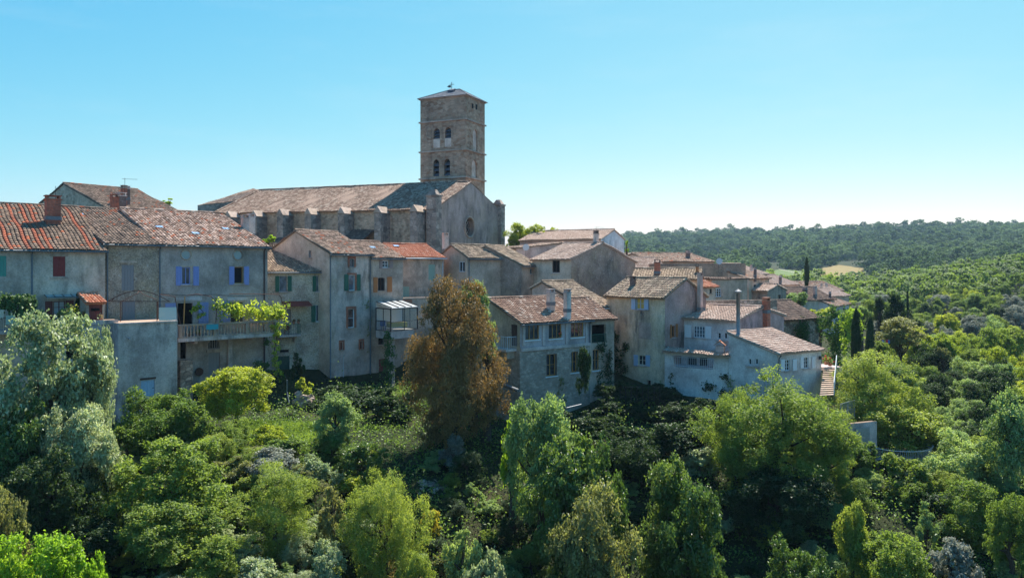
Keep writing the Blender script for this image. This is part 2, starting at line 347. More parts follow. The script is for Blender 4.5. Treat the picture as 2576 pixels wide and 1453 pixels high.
def tiles(mb, pts, tw=.27, tl=.42, h=.105, sway=.05, th=.12, colrun=True, lift=.0, lod=False):
    """rows of half-round tiles over a planar polygon; first edge is the eave"""
    P = [Vector(p) for p in pts]; o = P[0]; u = (P[1] - P[0]).normalized(); n = (P[1] - P[0]).cross(P[-1] - P[0]).normalized()
    if n.z < 0: n = -n
    v = n.cross(u)
    if v.dot(P[2] - P[1]) < 0 and v.dot(P[-1] - P[0]) < 0: v = -v
    Q = [((p - o).dot(u), (p - o).dot(v)) for p in P]
    for dz in (0, -th): mb.poly([p + n * dz for p in P], .3)
    for k in range(len(P)):
        a, b = P[k], P[(k + 1) % len(P)]; mb.poly([a, b, b - n * th, a - n * th], .3)
    wq = (P[2] - o).dot(n) if len(P) == 4 else 0.; x2, y2 = Q[2]
    umin, umax = min(q[0] for q in Q), max(q[0] for q in Q); ph = random.random() * 9
    nc = max(1, int(round((umax - umin) / tw))); w = (umax - umin) / nc
    prof = [(-.5, -.02), (-.33, .7), (0, 1.), (.33, .7), (.5, -.02)] if not lod else [(-.5, -.1), (0, 1.), (.5, -.1)]
    K = len(prof)
    for i in range(nc):
        uc = umin + (i + .5) * w; vv = []
        for k in range(len(Q)):
            (x0, y0), (x1, y1) = Q[k], Q[(k + 1) % len(Q)]
            if (x0 <= uc < x1) or (x1 <= uc < x0): vv.append(y0 + (y1 - y0) * (uc - x0) / (x1 - x0))
        if len(vv) < 2: continue
        v0, v1 = min(vv), max(vv); rc = random.random(); j = 0; vs = v0 - random.random() * .12
        ju = random.uniform(-.02, .02)
        while vs < v1 - .05:
            ve = min(vs + tl * 1.06, v1 + .03); r = random.random(); i0 = len(mb.v); jj = ju + random.uniform(-.012, .012); jl = random.uniform(0, .018)
            for (vq, wid, dz) in ((vs, 1.06, .034 + jl), (ve, .9, .0)):
                sw = sway * (math.sin(uc * .9 + vq * .6 + ph) + .6 * math.sin(uc * 2.1 - vq * .8 + ph * 2)) * .6
                bend = .05 * math.sin(vq * 1.1 + ph + i * .05)
                for (x, y) in prof: mb.v.append(tuple(o + u * (uc + x * w * wid + jj + bend) + v * vq + n * (y * h + dz + sw + lift + (wq * max(0, min(1, uc / x2)) * max(0, min(1.02, vq / y2)) if wq else 0))))
            for q in range(K - 1):
                mb.f.append((i0 + q, i0 + q + 1, i0 + K + q + 1, i0 + K + q)); mb.a.append(r); mb.b.append(rc)
            mb.f.append(tuple(range(i0 + K - 1, i0 - 1, -1))); mb.a.append(r * .3); mb.b.append(0.)
            vs += tl
def ridge(mb, a, b, r=.13, tl=.45):
    a, b = Vector(a), Vector(b); L = (b - a).length; t = (b - a) / L; sd = t.cross(ZU).normalized(); up = sd.cross(t); k = 0.
    while k < L:
        e = min(k + tl * 1.05, L); i0 = len(mb.v); rn = random.random()
        for (q, rr) in ((k, r), (e, r * .85)):
            for an in (0, 45, 90, 135, 180):
                mb.v.append(tuple(a + t * q + (sd * math.cos(math.radians(an)) + up * (math.sin(math.radians(an)) - .25)) * rr + ZU * .06))
        for q in range(4): mb.f.append((i0 + q, i0 + q + 1, i0 + 6 + q, i0 + 5 + q)); mb.a.append(rn); mb.b.append(0.)
        mb.f.append((i0, i0 + 1, i0 + 2, i0 + 3, i0 + 4)); mb.a.append(rn * .4); mb.b.append(0.); k += tl

class House:
    def __init__(s, name, label, cat, L, R, k, base, ze, rt='gx', rise=2., rf=.5, wall='pl_e', roof='t_mix', ov=.35, tw=.27, group=None, gable=None, lod=False, th=.12, sway=.05):
        s.P0, s.P1 = XY(*L), XY(*R); s.k = k; s.base = base; s.ze = Z(ze, L[1]); s.rt = rt; s.rise = rise; s.rf = rf; s.wm = wall; s.rm = roof; s.ov = ov; s.tw = tw; s.gm = gable or {}; s.lod = lod; s.th = th; s.sway = sway
        f = Pl(s.P0, s.P1); b = -f.n; s.W = f.W; s.back = b; Q1, Q0 = s.P1 + b * k, s.P0 + b * k
        s.pl = {'F': f, 'R': Pl(s.P1, Q1), 'B': Pl(Q1, Q0), 'L': Pl(Q0, s.P0)}
        c = (s.P0 + s.P1) / 2 + b * k / 2
        s.root = root(name, V3(c, base), label, cat, group); s.deferred = []
    def h(s, a, b):
        if s.rt == 'gx':
            rk = s.rf * s.k; return s.ze + s.rise * (b / rk if b <= rk else 1 - (b - rk) / max(rk, s.k - rk))
        if s.rt == 'gy':
            rk = s.rf * s.W; return s.ze + s.rise * (a / rk if a <= rk else 1 - (a - rk) / rk)
        if s.rt == 'shed': return s.ze + s.rise * b / s.k
        if s.rt == 'sidex': return s.ze + s.rise * a / s.W
        return s.ze
    def P(s, a, b, z=None, dz=0.):
        q = s.P0 + s.pl['F'].e * a + s.back * b; return Vector((q.x, q.y, (s.h(a, b) if z is None else z) + dz))
    def win(s, key, x0, y0, x1, y1, nx=2, ny=2, fr='white', pane='glass', arch=False, sill='conc', dep=.16, fw=.07, surround=None, sw=.16):
        pl = s.pl[key]; r = pl.rect(x0, y0, x1, y1)
        if r[0] > r[2]: r = (r[2], r[1], r[0], r[3])
        hp = arch_poly(r, arch); pl.holes.append(hp); a0, z0, a1, z1 = r
        def go():
            f = MB(); e, n = pl.e3, pl.n3
            if arch == 'circle':
                for q in range(len(hp)):
                    p, p2 = Vector(hp[q]), Vector(hp[(q + 1) % len(hp)]); f.tube([pl.pt(p.x, p.y, -dep + .03), pl.pt(p2.x, p2.y, -dep + .03)], fw * .6, 4)
            else:
                f.box(pl.pt(a0, z0, -dep), e * fw, n * .06, ZU * (z1 - z0)); f.box(pl.pt(a1 - fw, z0, -dep), e * fw, n * .06, ZU * (z1 - z0))
                f.box(pl.pt(a0 + fw, z0, -dep), e * (a1 - a0 - 2 * fw), n * .06, ZU * fw); f.box(pl.pt(a0 + fw, z1 - fw, -dep), e * (a1 - a0 - 2 * fw), n * .06, ZU * fw)
            for i in range(1, nx):
                f.box(pl.pt(a0 + (a1 - a0) * i / nx - fw * .45, z0 + fw, -dep + .004), e * fw * .9, n * .05, ZU * (z1 - z0 - 2 * fw))
            for j in range(1, ny):
                zz = z0 + (z1 - z0) * j / ny; f.box(pl.pt(a0 + fw, zz - fw * .25, -dep + .008), e * (a1 - a0 - 2 * fw), n * .035, ZU * fw * .5)
            w = f.build('window', M[fr], s.root)
            MB().poly([pl.pt(*p, -dep + .01) for p in hp]).build('pane', M[pane], w)
            if sill: MB().box(pl.pt(a0 - .12, z0 - .1, -.02), e * (a1 - a0 + .24), n * .12, ZU * .1).build('sill', M[sill], w)
            if surround:
                g = MB(); o = [(a0 - sw, z0), (a0, z0), (a0, z1), (a0 - sw, z1 + sw)], [(a1, z0), (a1 + sw, z0), (a1 + sw, z1 + sw), (a1, z1)], [(a0, z1), (a1, z1), (a1 + sw, z1 + sw), (a0 - sw, z1 + sw)]
                for q in o:
                    A = [pl.pt(*p, .03) for p in q]; B_ = [pl.pt(*p, -.02) for p in q]; g.poly(A)
                    for t in range(4): g.poly([A[t], A[(t + 1) % 4], B_[(t + 1) % 4], B_[t]])
                g.build('surround', M[surround], w)
        s.deferred.append(go); return s
    def shut(s, key, x0, y0, x1, y1, mat, closed=False, off=.03, np_=4):
        pl = s.pl[key]; r = pl.rect(x0, y0, x1, y1)
        if r[0] > r[2]: r = (r[2], r[1], r[0], r[3])
        a0, z0, a1, z1 = r; g = MB(); w = (a1 - a0) / np_; e, n = pl.e3, pl.n3; off = off - (.1 if closed else 0)
        for i in range(np_): g.box(pl.pt(a0 + i * w + .006, z0, off), e * (w - .012), n * (.035 + .004 * (i % 2)), ZU * (z1 - z0))
        for fz in (.14, .86): g.box(pl.pt(a0 + .02, z0 + (z1 - z0) * fz - .05, off + .036), e * (a1 - a0 - .04), n * .022, ZU * .1)
        if closed: pl.holes.append([(a0, z0), (a1, z0), (a1, z1), (a0, z1)]); g.box(pl.pt(a0, z0, off - .05), e * (a1 - a0), n * .04, ZU * (z1 - z0))
        g.build('shutter', M[mat], s.root); return s
    def door(s, key, x0, y0, x1, y1, mat, dep=.15, arch=False, handle=True):
        pl = s.pl[key]; r = pl.rect(x0, y0, x1, y1); hp = arch_poly(r, arch); pl.holes.append(hp); a0, z0, a1, z1 = r; e, n = pl.e3, pl.n3
        g = MB(); k = 4; w = (a1 - a0) / k
        for i in range(k): g.box(pl.pt(a0 + i * w + .005, z0, -dep), e * (w - .01), n * .05, ZU * (z1 - z0))
        g.poly([pl.pt(*p, -dep + .005) for p in hp])
        d = g.build('door', M[mat], s.root)
        if handle: MB().box(pl.pt(a1 - .16, (z0 + z1) / 2 - .05, -dep + .05), e * .1, n * .05, ZU * .04).build('handle', M['iron'], d)
        return s
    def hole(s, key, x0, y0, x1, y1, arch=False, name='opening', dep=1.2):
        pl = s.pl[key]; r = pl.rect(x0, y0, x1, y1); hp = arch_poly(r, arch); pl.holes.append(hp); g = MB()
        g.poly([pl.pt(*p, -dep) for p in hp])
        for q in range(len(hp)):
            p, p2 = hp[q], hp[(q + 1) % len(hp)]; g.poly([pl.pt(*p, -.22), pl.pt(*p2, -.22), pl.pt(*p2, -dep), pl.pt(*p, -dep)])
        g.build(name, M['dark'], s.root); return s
    def slab(s, key, x0, y0, x1, y1, mat, name, off=.004, th=.05):
        pl = s.pl[key]; a0, z0, a1, z1 = pl.rect(x0, y0, x1, y1); MB().box(pl.pt(a0, z0, off), pl.e3 * (a1 - a0), pl.n3 * th, ZU * (z1 - z0)).build(name, M[mat], s.root); return s
    def chim(s, x0, y0, x1, y1, d, mat, cap='conc', deep=None, pots=0, drop=.9):
        w = (x1 - x0) / F * d; c = U((x0 + x1) / 2, y0, d); zb = Z(y1, d) - drop; an = math.atan2(s.pl['F'].e.y, s.pl['F'].e.x); dp = deep or w * .85
        g = MB().cbox((c.x, c.y, zb), w * .95, dp, c.z - zb, an); o = g.build('chimney', M[mat], s.root)
        q = MB().cbox((c.x, c.y, c.z + .002), w * 1.12, dp * 1.15, .09, an)
        for sx in (-1, 1): q.cbox((c.x + sx * w * .4 * math.cos(an), c.y + sx * w * .4 * math.sin(an), c.z + .094), w * .14, dp * .9, .22, an)
        q.cbox((c.x, c.y, c.z + .316), w * 1.1, dp * 1.12, .06, an); q.build('chimney_cap', M[cap], o)
        MB().cbox((c.x, c.y, zb + drop - .2), w * 1.06, dp * 1.12, .3, an).build('flashing', M['zinc'], o); return s
    def pipe(s, key, px, y0, y1, mat='zinc', r=.06):
        pl = s.pl[key]; a, z1 = pl.loc(px, y0); z0 = pl.loc(px, y1)[1]
        MB().tube([pl.pt(a, z1, .3), pl.pt(a, z1 - .25, .12), pl.pt(a, z1 - .5, .1), pl.pt(a, z0, .1)], r, 6).build('downpipe', M[mat], s.root, True); return s
    def gutter(s, mat='zinc'):
        o = s.ov + .07; MB().tube([s.P(-.2, -o, dz=-.02), s.P(s.W + .2, -o, dz=-.02)], .075, 6).build('gutter', M[mat], s.root, True); return s
    def antenna(s, px, ptop, pbot, d, kind='yagi'):
        b, t = U(px, pbot, d), U(px, ptop, d); b.z -= .3; g = MB().tube([b, t], .022, 5); ex = Vector((.95, .3, 0))
        if kind == 'yagi':
            g.tube([t - ZU * .1 - ex * .3, t - ZU * .1 + ex * 1.3], .015, 4)
            for k in range(7): c = t - ZU * .1 + ex * (k * .2 - .1); g.tube([c - Vector((-.1, .3, 0)), c + Vector((-.1, .3, 0))], .01, 4)
        o = g.build('antenna', M['iron'], s.root)
        if kind == 'dish':
            q = MB(); c = b + (t - b) * .5 - Vector((0, .15, 0)); q.tube([c + Vector((0, -.02 * k * k, 0)) for k in range(4)], [.02, .25, .36, .42], 12); q.build('dish', M['whitem'], o)
        return s
    def skylight(s, px, py, d_unused=None, w=.7, l=.55):
        # on the near slope: find (a, b) whose point projects to px, py
        best = None
        for i in range(60):
            for j in range(40):
                p = s.P(s.W * i / 59, s.k * s.rf * j / 39 if s.rt == 'gx' else s.k * j / 39)
                e = abs(CX + p.x / p.y * F - px) + abs(HY - p.z / p.y * F - py)
                if best is None or e < best[0]: best = (e, s.W * i / 59, s.k * s.rf * j / 39 if s.rt == 'gx' else s.k * j / 39)
        a, b = best[1], best[2]; p0, p1, p2 = s.P(a - w / 2, b - l / 2), s.P(a + w / 2, b - l / 2), s.P(a - w / 2, b + l / 2); n = (p1 - p0).cross(p2 - p0).normalized()
        o = MB().box(p0 + n * .05, p1 - p0, p2 - p0, n * .15).build('skylight', M['iron'], s.root)
        MB().box(p0 + n * .2 + (p1 - p0) * .08 + (p2 - p0) * .08, (p1 - p0) * .84, (p2 - p0) * .84, n * .012).build('pane', M['sky_l'], o); return s
    def roofs(s):
        W, k, o = s.W, s.k, s.ov; g = MB(); kw = dict(tw=s.tw, lod=s.lod, th=s.th, sway=s.sway); D = .05
        if s.rt == 'gx':
            rk = s.rf * k; sl = s.rise / rk; kb = k + (o if s.rf < .999 else 0)
            A = [s.P(-.12, -o, s.ze - sl * o, D), s.P(W + .12, -o, s.ze - sl * o, D), s.P(W + .12, rk, s.ze + s.rise, D), s.P(-.12, rk, s.ze + s.rise, D)]; tiles(g, A, **kw)
            if s.rf < .999:
                s2 = s.rise * (1 - (kb - rk) / max(rk, k - rk))
                tiles(g, [s.P(W + .12, kb, s.ze + s2, D), s.P(-.12, kb, s.ze + s2, D), A[3], A[2]], **kw)
            ridge(g, A[3] + ZU * .06, A[2] + ZU * .06)
        elif s.rt == 'gy':
            rk = s.rf * W; sl = s.rise / rk; wo = W + o
            A = [s.P(-o, k + .1, s.ze - sl * o, D), s.P(-o, -.12, s.ze - sl * o, D), s.P(rk, -.12, s.ze + s.rise, D), s.P(rk, k + .1, s.ze + s.rise, D)]; tiles(g, A, **kw)
            zr = s.ze + s.rise - (wo - rk) * sl
            tiles(g, [s.P(wo, -.12, zr, D), s.P(wo, k + .1, zr, D), A[3], A[2]], **kw); ridge(g, A[3] + ZU * .06, A[2] + ZU * .06)
        elif s.rt == 'shed':
            sl = s.rise / k; A = [s.P(-.12, -o, s.ze - sl * o, D), s.P(W + .12, -o, s.ze - sl * o, D), s.P(W + .12, k + .15, s.ze + sl * (k + .15), D), s.P(-.12, k + .15, s.ze + sl * (k + .15), D)]; tiles(g, A, **kw); ridge(g, A[3] + ZU * .04, A[2] + ZU * .04, .1)
        elif s.rt == 'sidex':
            sl = s.rise / W; A = [s.P(-o, k + .1, s.ze - sl * o, D), s.P(-o, -.12, s.ze - sl * o, D), s.P(W + .12, -.12, s.ze + s.rise, D), s.P(W + .12, k + .1, s.ze + s.rise, D)]; tiles(g, A, **kw)
        else: g.poly([s.P(0, 0), s.P(W, 0), s.P(W, k), s.P(0, k)])
        if g.f: g.build('roof', M[s.rm], s.root, ab=True)
    def done(s):
        W, k, b0 = s.W, s.k, s.base
        def top(key, a):
            return {'F': s.h(a, 0), 'R': s.h(W, a), 'B': s.h(W - a, k), 'L': s.h(0, k - a)}[key]
        g = MB()
        for key in 'FRBL':
            pl = s.pl[key]; br = [0, pl.W]
            if s.rt == 'gx' and key in 'RL' and s.rf < .999: br.insert(1, s.rf * k if key == 'R' else k - s.rf * k)
            if s.rt == 'gy' and key in 'FB': br.insert(1, s.rf * W if key == 'F' else W - s.rf * W)
            poly = [(0, b0), (pl.W, b0)] + [(a, top(key, a)) for a in reversed(br)]
            if key in s.gm:
                q = MB(); wall(q, pl, poly); q.build('gable_wall', M[s.gm[key]], s.root)
            else: wall(g, pl, poly)
        g.build('wall', M[s.wm], s.root); s.roofs()
        for f in s.deferred: f()
        return s
# ------------------------------------------------------------------ ground
CP = [(-60, -40, -18), (0, -40, -22), (60, -40, -20), (0, 0, -26), (-30, 10, -24), (30, 10, -25), (-80, 20, -18), (80, 20, -22)]
def cp(d, *pz):
    for px, z in pz: CP.append(((px - CX) / F * d, d, z))
cp(36, (0, -17.5), (600, -18.6), (1288, -23), (2000, -23.5), (2576, -20))
cp(45, (0, -15.4), (400, -15.8), (700, -16.2), (1000, -17.4), (1288, -20.3), (1700, -20.5), (2100, -19.2), (2500, -17))
cp(52, (0, -13.4), (300, -13.2), (500, -13.5), (700, -13.6), (950, -14.8), (1150, -16.2), (1400, -18), (1800, -16.6), (2100, -15.6), (2400, -14.8), (2600, -14.3))
CP += [((px - CX) / F * d, d, z) for px, d, z in [(-100, 53, -11.8), (0, 56, -11.6), (266, 61, -11.8), (447, 65, -11.8), (650, 70, -11.8), (600, 62, -12.4), (680, 60, -12.5), (750, 60, -12.6),
    (800, 73, -11.6), (940, 76, -11.8), (1050, 75, -11.8), (970, 80.5, -11.9), (1014, 82.5, -11.6), (1090, 83, -11), (1150, 80, -11.5), (1230, 76, -11.8), (1176, 86.5, -6.5), (1300, 85, -7), (1150, 64, -13), (1250, 66, -12.5), (1311, 62, -13.2), (1483, 66, -12.6), (1600, 69, -11.8), (1700, 67, -11.6), (1836, 63, -11.7), (1955, 60, -12.4),
    (2080, 62, -13.2), (2200, 60, -14.5), (2330, 58, -15.5), (2500, 62, -15.5),
    (100, 75, -5), (300, 80, -4), (600, 88, -3), (850, 92, -2.5), (1000, 95, -2.5), (1150, 98, -2), (1300, 96, -3), (1450, 98, -3), (1600, 85, -5.5), (1700, 84, -6.5), (1800, 78, -7.5), (1900, 76, -8), (1970, 78, -8.5),
    (-300, 100, -2), (600, 130, -1), (1000, 130, 0), (1300, 130, -1), (1600, 130, -3), (1750, 120, -4), (1900, 110, -5.5), (1950, 130, -6), (2050, 140, -8), (2120, 150, -10), (2000, 200, -10),
    (2250, 80, -14), (2300, 90, -15.5), (2500, 85, -15.5), (2250, 110, -15), (2450, 120, -16), (2600, 110, -14), (2250, 160, -16), (2450, 170, -14), (2600, 180, -10.5), (2200, 230, -15), (2350, 240, -10), (2500, 250, -6.5), (2650, 260, -3), (2450, 330, -5), (2650, 340, -1), (2250, 330, -11),
    (2150, 430, -13), (2000, 430, -13), (1700, 430, -9), (2110, 520, -6), (1980, 520, -7), (2350, 550, 0), (1860, 900, 13), (1650, 900, 13), (2100, 800, 11), (2350, 800, 20), (2600, 800, 24),
    (1580, 1600, 50), (1700, 1500, 54), (1800, 1400, 53), (1930, 1350, 52), (2060, 1300, 49), (2200, 1250, 54), (2350, 1150, 55), (2450, 1150, 53), (2576, 1150, 53), (2700, 1150, 52), (1600, 2300, 30), (2000, 2100, 30), (2500, 1900, 30), (-200, 400, -5), (600, 400, 0), (1200, 400, -3), (-200, 1500, 10), (600, 1500, 10), (1200, 1500, 30)]]
CPA = np.array(CP, dtype=float)
def _ker(x, y):
    d = np.sqrt((x[:, None] - CPA[None, :, 0]) ** 2 + (y[:, None] - CPA[None, :, 1]) ** 2); return d
_A = _ker(CPA[:, 0], CPA[:, 1]); _n = len(CPA)
_S = np.zeros((_n + 1, _n + 1)); _S[:_n, :_n] = _A; _S[:_n, _n] = 1; _S[_n, :_n] = 1
_w = np.linalg.solve(_S, np.append(CPA[:, 2], 0))
def terr(x, y):
    x = np.atleast_1d(np.asarray(x, float)); y = np.atleast_1d(np.asarray(y, float))
    z = _ker(x, y) @ _w[:_n] + _w[_n]
    r = np.clip((y - 20) / 600, 0, 1)
    return z + (.25 + 2.2 * r) * (np.sin(x * .21 / (1 + 12 * r) + 1.3) * np.cos(y * .17 / (1 + 12 * r) + .4) * .6 + np.sin(x * .53 / (1 + 14 * r)) * np.sin(y * .47 / (1 + 14 * r) + 2) * .4) * np.where((y > 56) & (y < 150) & (x < 40), .3, 1)
def terr1(x, y): return float(terr(x, y)[0])
ys = np.concatenate([np.arange(-40, 30, 5), np.arange(30, 100, 1.0), 100 * 1.022 ** np.arange(0, 146)]); sx = np.linspace(-1, 1, 241)
GX = sx[None, :] * (np.abs(ys)[:, None] * .92 + 45); GY = np.repeat(ys[:, None], len(sx), 1)
GZ = terr(GX.ravel(), GY.ravel()).reshape(GX.shape)
GZ += rs.normal(0, 1, GZ.shape) * np.where((GY > 57) & (GY < 130), .02, .1)
idx = np.arange(GX.size).reshape(GX.shape)
Q = np.stack([idx[:-1, :-1], idx[:-1, 1:], idx[1:, 1:], idx[1:, :-1]], -1).reshape(-1, 4)
t = NT('hillside_soil'); p = t.pos()
c = t.ramp(t.noise(.16, 6, .7, p), [(.3, (.018, .026, .01)), (.5, (.035, .048, .016)), (.66, (.075, .065, .03)), (.75, (.04, .056, .018))])
c = t.mix(t.ramp(t.noise(3, 5, .7, p), [(.4, 0.), (.7, .7)]), c, (.02, .022, .012)); t.col(c); t.bump(t.noise(4, 5, .7, p), .8, .15); SOIL = t.set(.95, 0, .1)
ground = mesh_np('ground', np.stack([GX, GY, GZ], -1).reshape(-1, 3), Q, SOIL, smooth=True); tag(ground, kind='structure')

def field(name, pts, mat, label=None):
    # pts: px, depth outline; draped sheet
    P = [XY(*q) for q in pts]; xs = [p.x for p in P]; yy = [p.y for p in P]; n = 34
    X, Y = np.meshgrid(np.linspace(min(xs), max(xs), n), np.linspace(min(yy), max(yy), n)); Zz = terr(X.ravel(), Y.ravel()).reshape(X.shape) + .5 + Y * .0012
    id_ = np.arange(n * n).reshape(n, n); q = np.stack([id_[:-1, :-1], id_[:-1, 1:], id_[1:, 1:], id_[1:, :-1]], -1).reshape(-1, 4)
    V = np.stack([X, Y, Zz], -1).reshape(-1, 3); poly = [(p.x, p.y) for p in P]
    keep = [f for f in q if inpoly(V[f].mean(0)[:2], poly)]
    o = mesh_np(name, V, np.array(keep), mat, smooth=True); tag(o, label, None, None, 'structure'); return poly
def fieldmat(name, a, b, sc, ang):
    t = NT(name); mp = t.n('ShaderNodeMapping'); mp.inputs['Rotation'].default_value = (0, 0, ang); g = t.n('ShaderNodeNewGeometry'); t.l(g.outputs['Position'], mp.inputs['Vector'])
    w = t.n('ShaderNodeTexWave'); w.inputs['Scale'].default_value = sc; w.inputs['Distortion'].default_value = 1.; t.l(mp.outputs['Vector'], w.inputs['Vector'])
    c = t.mix(w.outputs['Fac'], a, b); c = t.mix(t.ramp(t.noise(.05, 5, .7, t.pos()), [(.4, 0.), (.7, .7)]), c, tuple((x + y) * .6 for x, y in zip(a, b))); t.col(c); return t.set(.95, 0, .1)
FIELDS = []

# ------------------------------------------------------------------ plants
def leaves_np(cen, nrm, ln, wd, rng):
    n = len(cen); nrm = nrm / (np.linalg.norm(nrm, axis=1, keepdims=True) + 1e-9)
    r = rng.normal(size=(n, 3)); t = np.cross(nrm, r); t /= (np.linalg.norm(t, axis=1, keepdims=True) + 1e-9); b = np.cross(nrm, t)
    L = (ln * rng.uniform(.65, 1.35, n))[:, None]; W = (wd * rng.uniform(.7, 1.3, n))[:, None]; fold = nrm * W * .35
    V = np.stack([cen - t * L * .5, cen + b * W * .5 + fold, cen + t * L * .5 - nrm * L * .12, cen - b * W * .5 + fold], 1).reshape(-1, 3)
    return V, np.arange(n * 4, dtype=np.int32).reshape(n, 4)
def rdir(n, rng, up=0.):
    v = rng.normal(size=(n, 3)); v[:, 2] += up; return v / (np.linalg.norm(v, axis=1, keepdims=True) + 1e-9)
LOBES = {}
def crown(shape, nl, nt, nlf, leaf, seed, aspect=.5, soft=0.):
    """a crown in unit space: boughs > twigs > leaves; returns V, F, tint and the bough centres"""
    rng = np.random.RandomState(seed); d = rdir(nl, rng, .25); rad = rng.uniform(.3, .88, nl)
    c = d * rad[:, None]; lr = rng.uniform(.15, .36, nl)
    if shape == 'cone':
        hz = rng.uniform(-.9, .9, nl); R = np.interp(hz, [-1, -.8, -.5, -.2, .2, .6, .95], [.5, .75, .98, .98, .85, .62, .3]); a = rng.uniform(0, 6.283, nl); q = np.sqrt(rng.uniform(.12, .8, nl))
        c = np.stack([np.cos(a) * R * q, np.sin(a) * R * q, hz], 1); lr = .12 + .22 * R * rng.uniform(.7, 1.1, nl)
    elif shape == 'column':
        hz = np.linspace(-.95, .85, nl); R = np.clip(np.sqrt(np.clip(1 - ((hz + .25) / 1.25) ** 2, 0, 1)), .1, 1) * .72; a = rng.uniform(0, 6.283, nl); q = rng.uniform(0, .65, nl)
        c = np.stack([np.cos(a) * R * q, np.sin(a) * R * q, hz], 1); lr = np.clip(R * .62, .16, .5)
    elif shape == 'umbrella':
        a = rng.uniform(0, 6.283, nl); q = np.sqrt(rng.uniform(0, 1, nl)) * .8; c = np.stack([np.cos(a) * q, np.sin(a) * q, .45 - .35 * q ** 2 + rng.uniform(-.12, .1, nl)], 1); lr = rng.uniform(.2, .3, nl)
    elif shape == 'tall':
        c[:, :2] *= .8; c[:, 2] = c[:, 2] * 1.05; lr *= .85
        top = rng.rand(nl) < .25; c[top, 2] = rng.uniform(.4, .85, top.sum()); c[top, :2] *= .55
    elif shape == 'shrub':
        c[:, 2] = np.abs(c[:, 2]) * 1.1 - .45
    c += rng.normal(0, .06, c.shape)
    twc = []; twr = []; lt = []
    for k in range(nl):
        m = max(3, int(nt * (lr[k] / .3) ** 2)); dd = rdir(m, rng, .45); od = c[k] / (np.linalg.norm(c[k]) + .05); dd = dd + od * .55; dd /= np.linalg.norm(dd, axis=1, keepdims=True)
        asp = np.array([1, 1, .8 if shape != 'column' else 1.5])
        twc.append(c[k] + dd * lr[k] * rng.uniform(.45, 1.25, m)[:, None] * asp); twr.append(np.full(m, .05 + lr[k] * .13) * rng.uniform(.7, 1.3, m)); lt.append(np.full(m, rng.uniform(.0, .5)) + rng.uniform(0, .3, m))
    twc = np.concatenate(twc); twr = np.concatenate(twr); lt = np.concatenate(lt); m = len(twc)
    rep = np.repeat(np.arange(m), nlf); off = rng.normal(0, 1, (len(rep), 3)) * twr[rep][:, None] * .56 * np.array([1, 1, .75])
    cen = twc[rep] + off
    nrm = rdir(len(rep), rng) * (.8 - soft * .45) + cen * (.45 + soft) + np.array([0, 0, .5])
    V, Fq = leaves_np(cen, nrm, leaf, leaf * aspect, rng); tint = np.clip(lt[rep] * .75 + rng.uniform(0, .45, len(rep)), 0, 1)
    return V, Fq, tint, c
PROTO = {}
SIZES = {'s': (10, 18, 24, .15 / .9), 'm': (26, 22, 24, .18 / 1.9), 'l': (54, 24, 26, .23 / 3.6), 'x': (15, 14, 16, .5 / 3.6)}
def proto(shape, size, var, fine=False):
    k = (shape, size, var, fine)
    if k not in PROTO:
        nl, nt, nf, lf = SIZES[size]
        if fine: nf = int(nf * 1.5); lf *= .8
        if shape in ('cone', 'column'): nl = int(nl * 1.5)
        V, Fq, ti, c = crown(shape, nl, nt, nf, lf, hash((len(shape), ord(size), var)) % 9999 + var * 17, .32 if fine else .55)
        PROTO[k] = (mesh_np('proto_crown', V, Fq, None, attrs={'tint': ti}), c)
        PROTO[k][0].materials.append(LM['mid'])
    return PROTO[k]
NTREE = [0]
def hit(px, py, d0=30., d1=230.):
    d = np.arange(d0, d1, .25); zr = (HY - py) / F * d; tz = terr((px - CX) / F * d, d); k = np.argmax(zr < tz); return d[k]
def limbs(x, y, gz, cz, rx, rz, c, rng, sub=14, bare=False):
    """trunk with limbs to the boughs, relative to the tree's foot"""
    g = MB(); H = cz - gz; r0 = max(.07, min(.34, .042 * (H + rz))); pts = []; n = 6; wob = rng.normal(0, .07 * rx, (n + 1, 2))
    for i in range(n + 1):
        f = i / n; pts.append(Vector((wob[i, 0] * f, wob[i, 1] * f, -.4 + (H + .4 + rz * .25) * f)))
    g.tube(pts, [r0 * (1 - .72 * i / n) * (1.35 if i == 0 else 1) for i in range(n + 1)], 7)
    for q in c[rng.permutation(len(c))[:sub]]:
        e = Vector((q[0] * rx, q[1] * rx, H + q[2] * rz)); f = np.clip(.45 + .5 * (q[2] + 1) / 2.2, .3, .97); i = f * n; a = pts[int(i)].lerp(pts[min(n, int(i) + 1)], i - int(i))
        mid = a.lerp(e, .5) + Vector((rng.normal(0, .06 * rx), rng.normal(0, .06 * rx), -.05 * rz)); g.tube([a, mid, e], [r0 * .34, r0 * .22, r0 * .07], 5, caps=False)
    return g
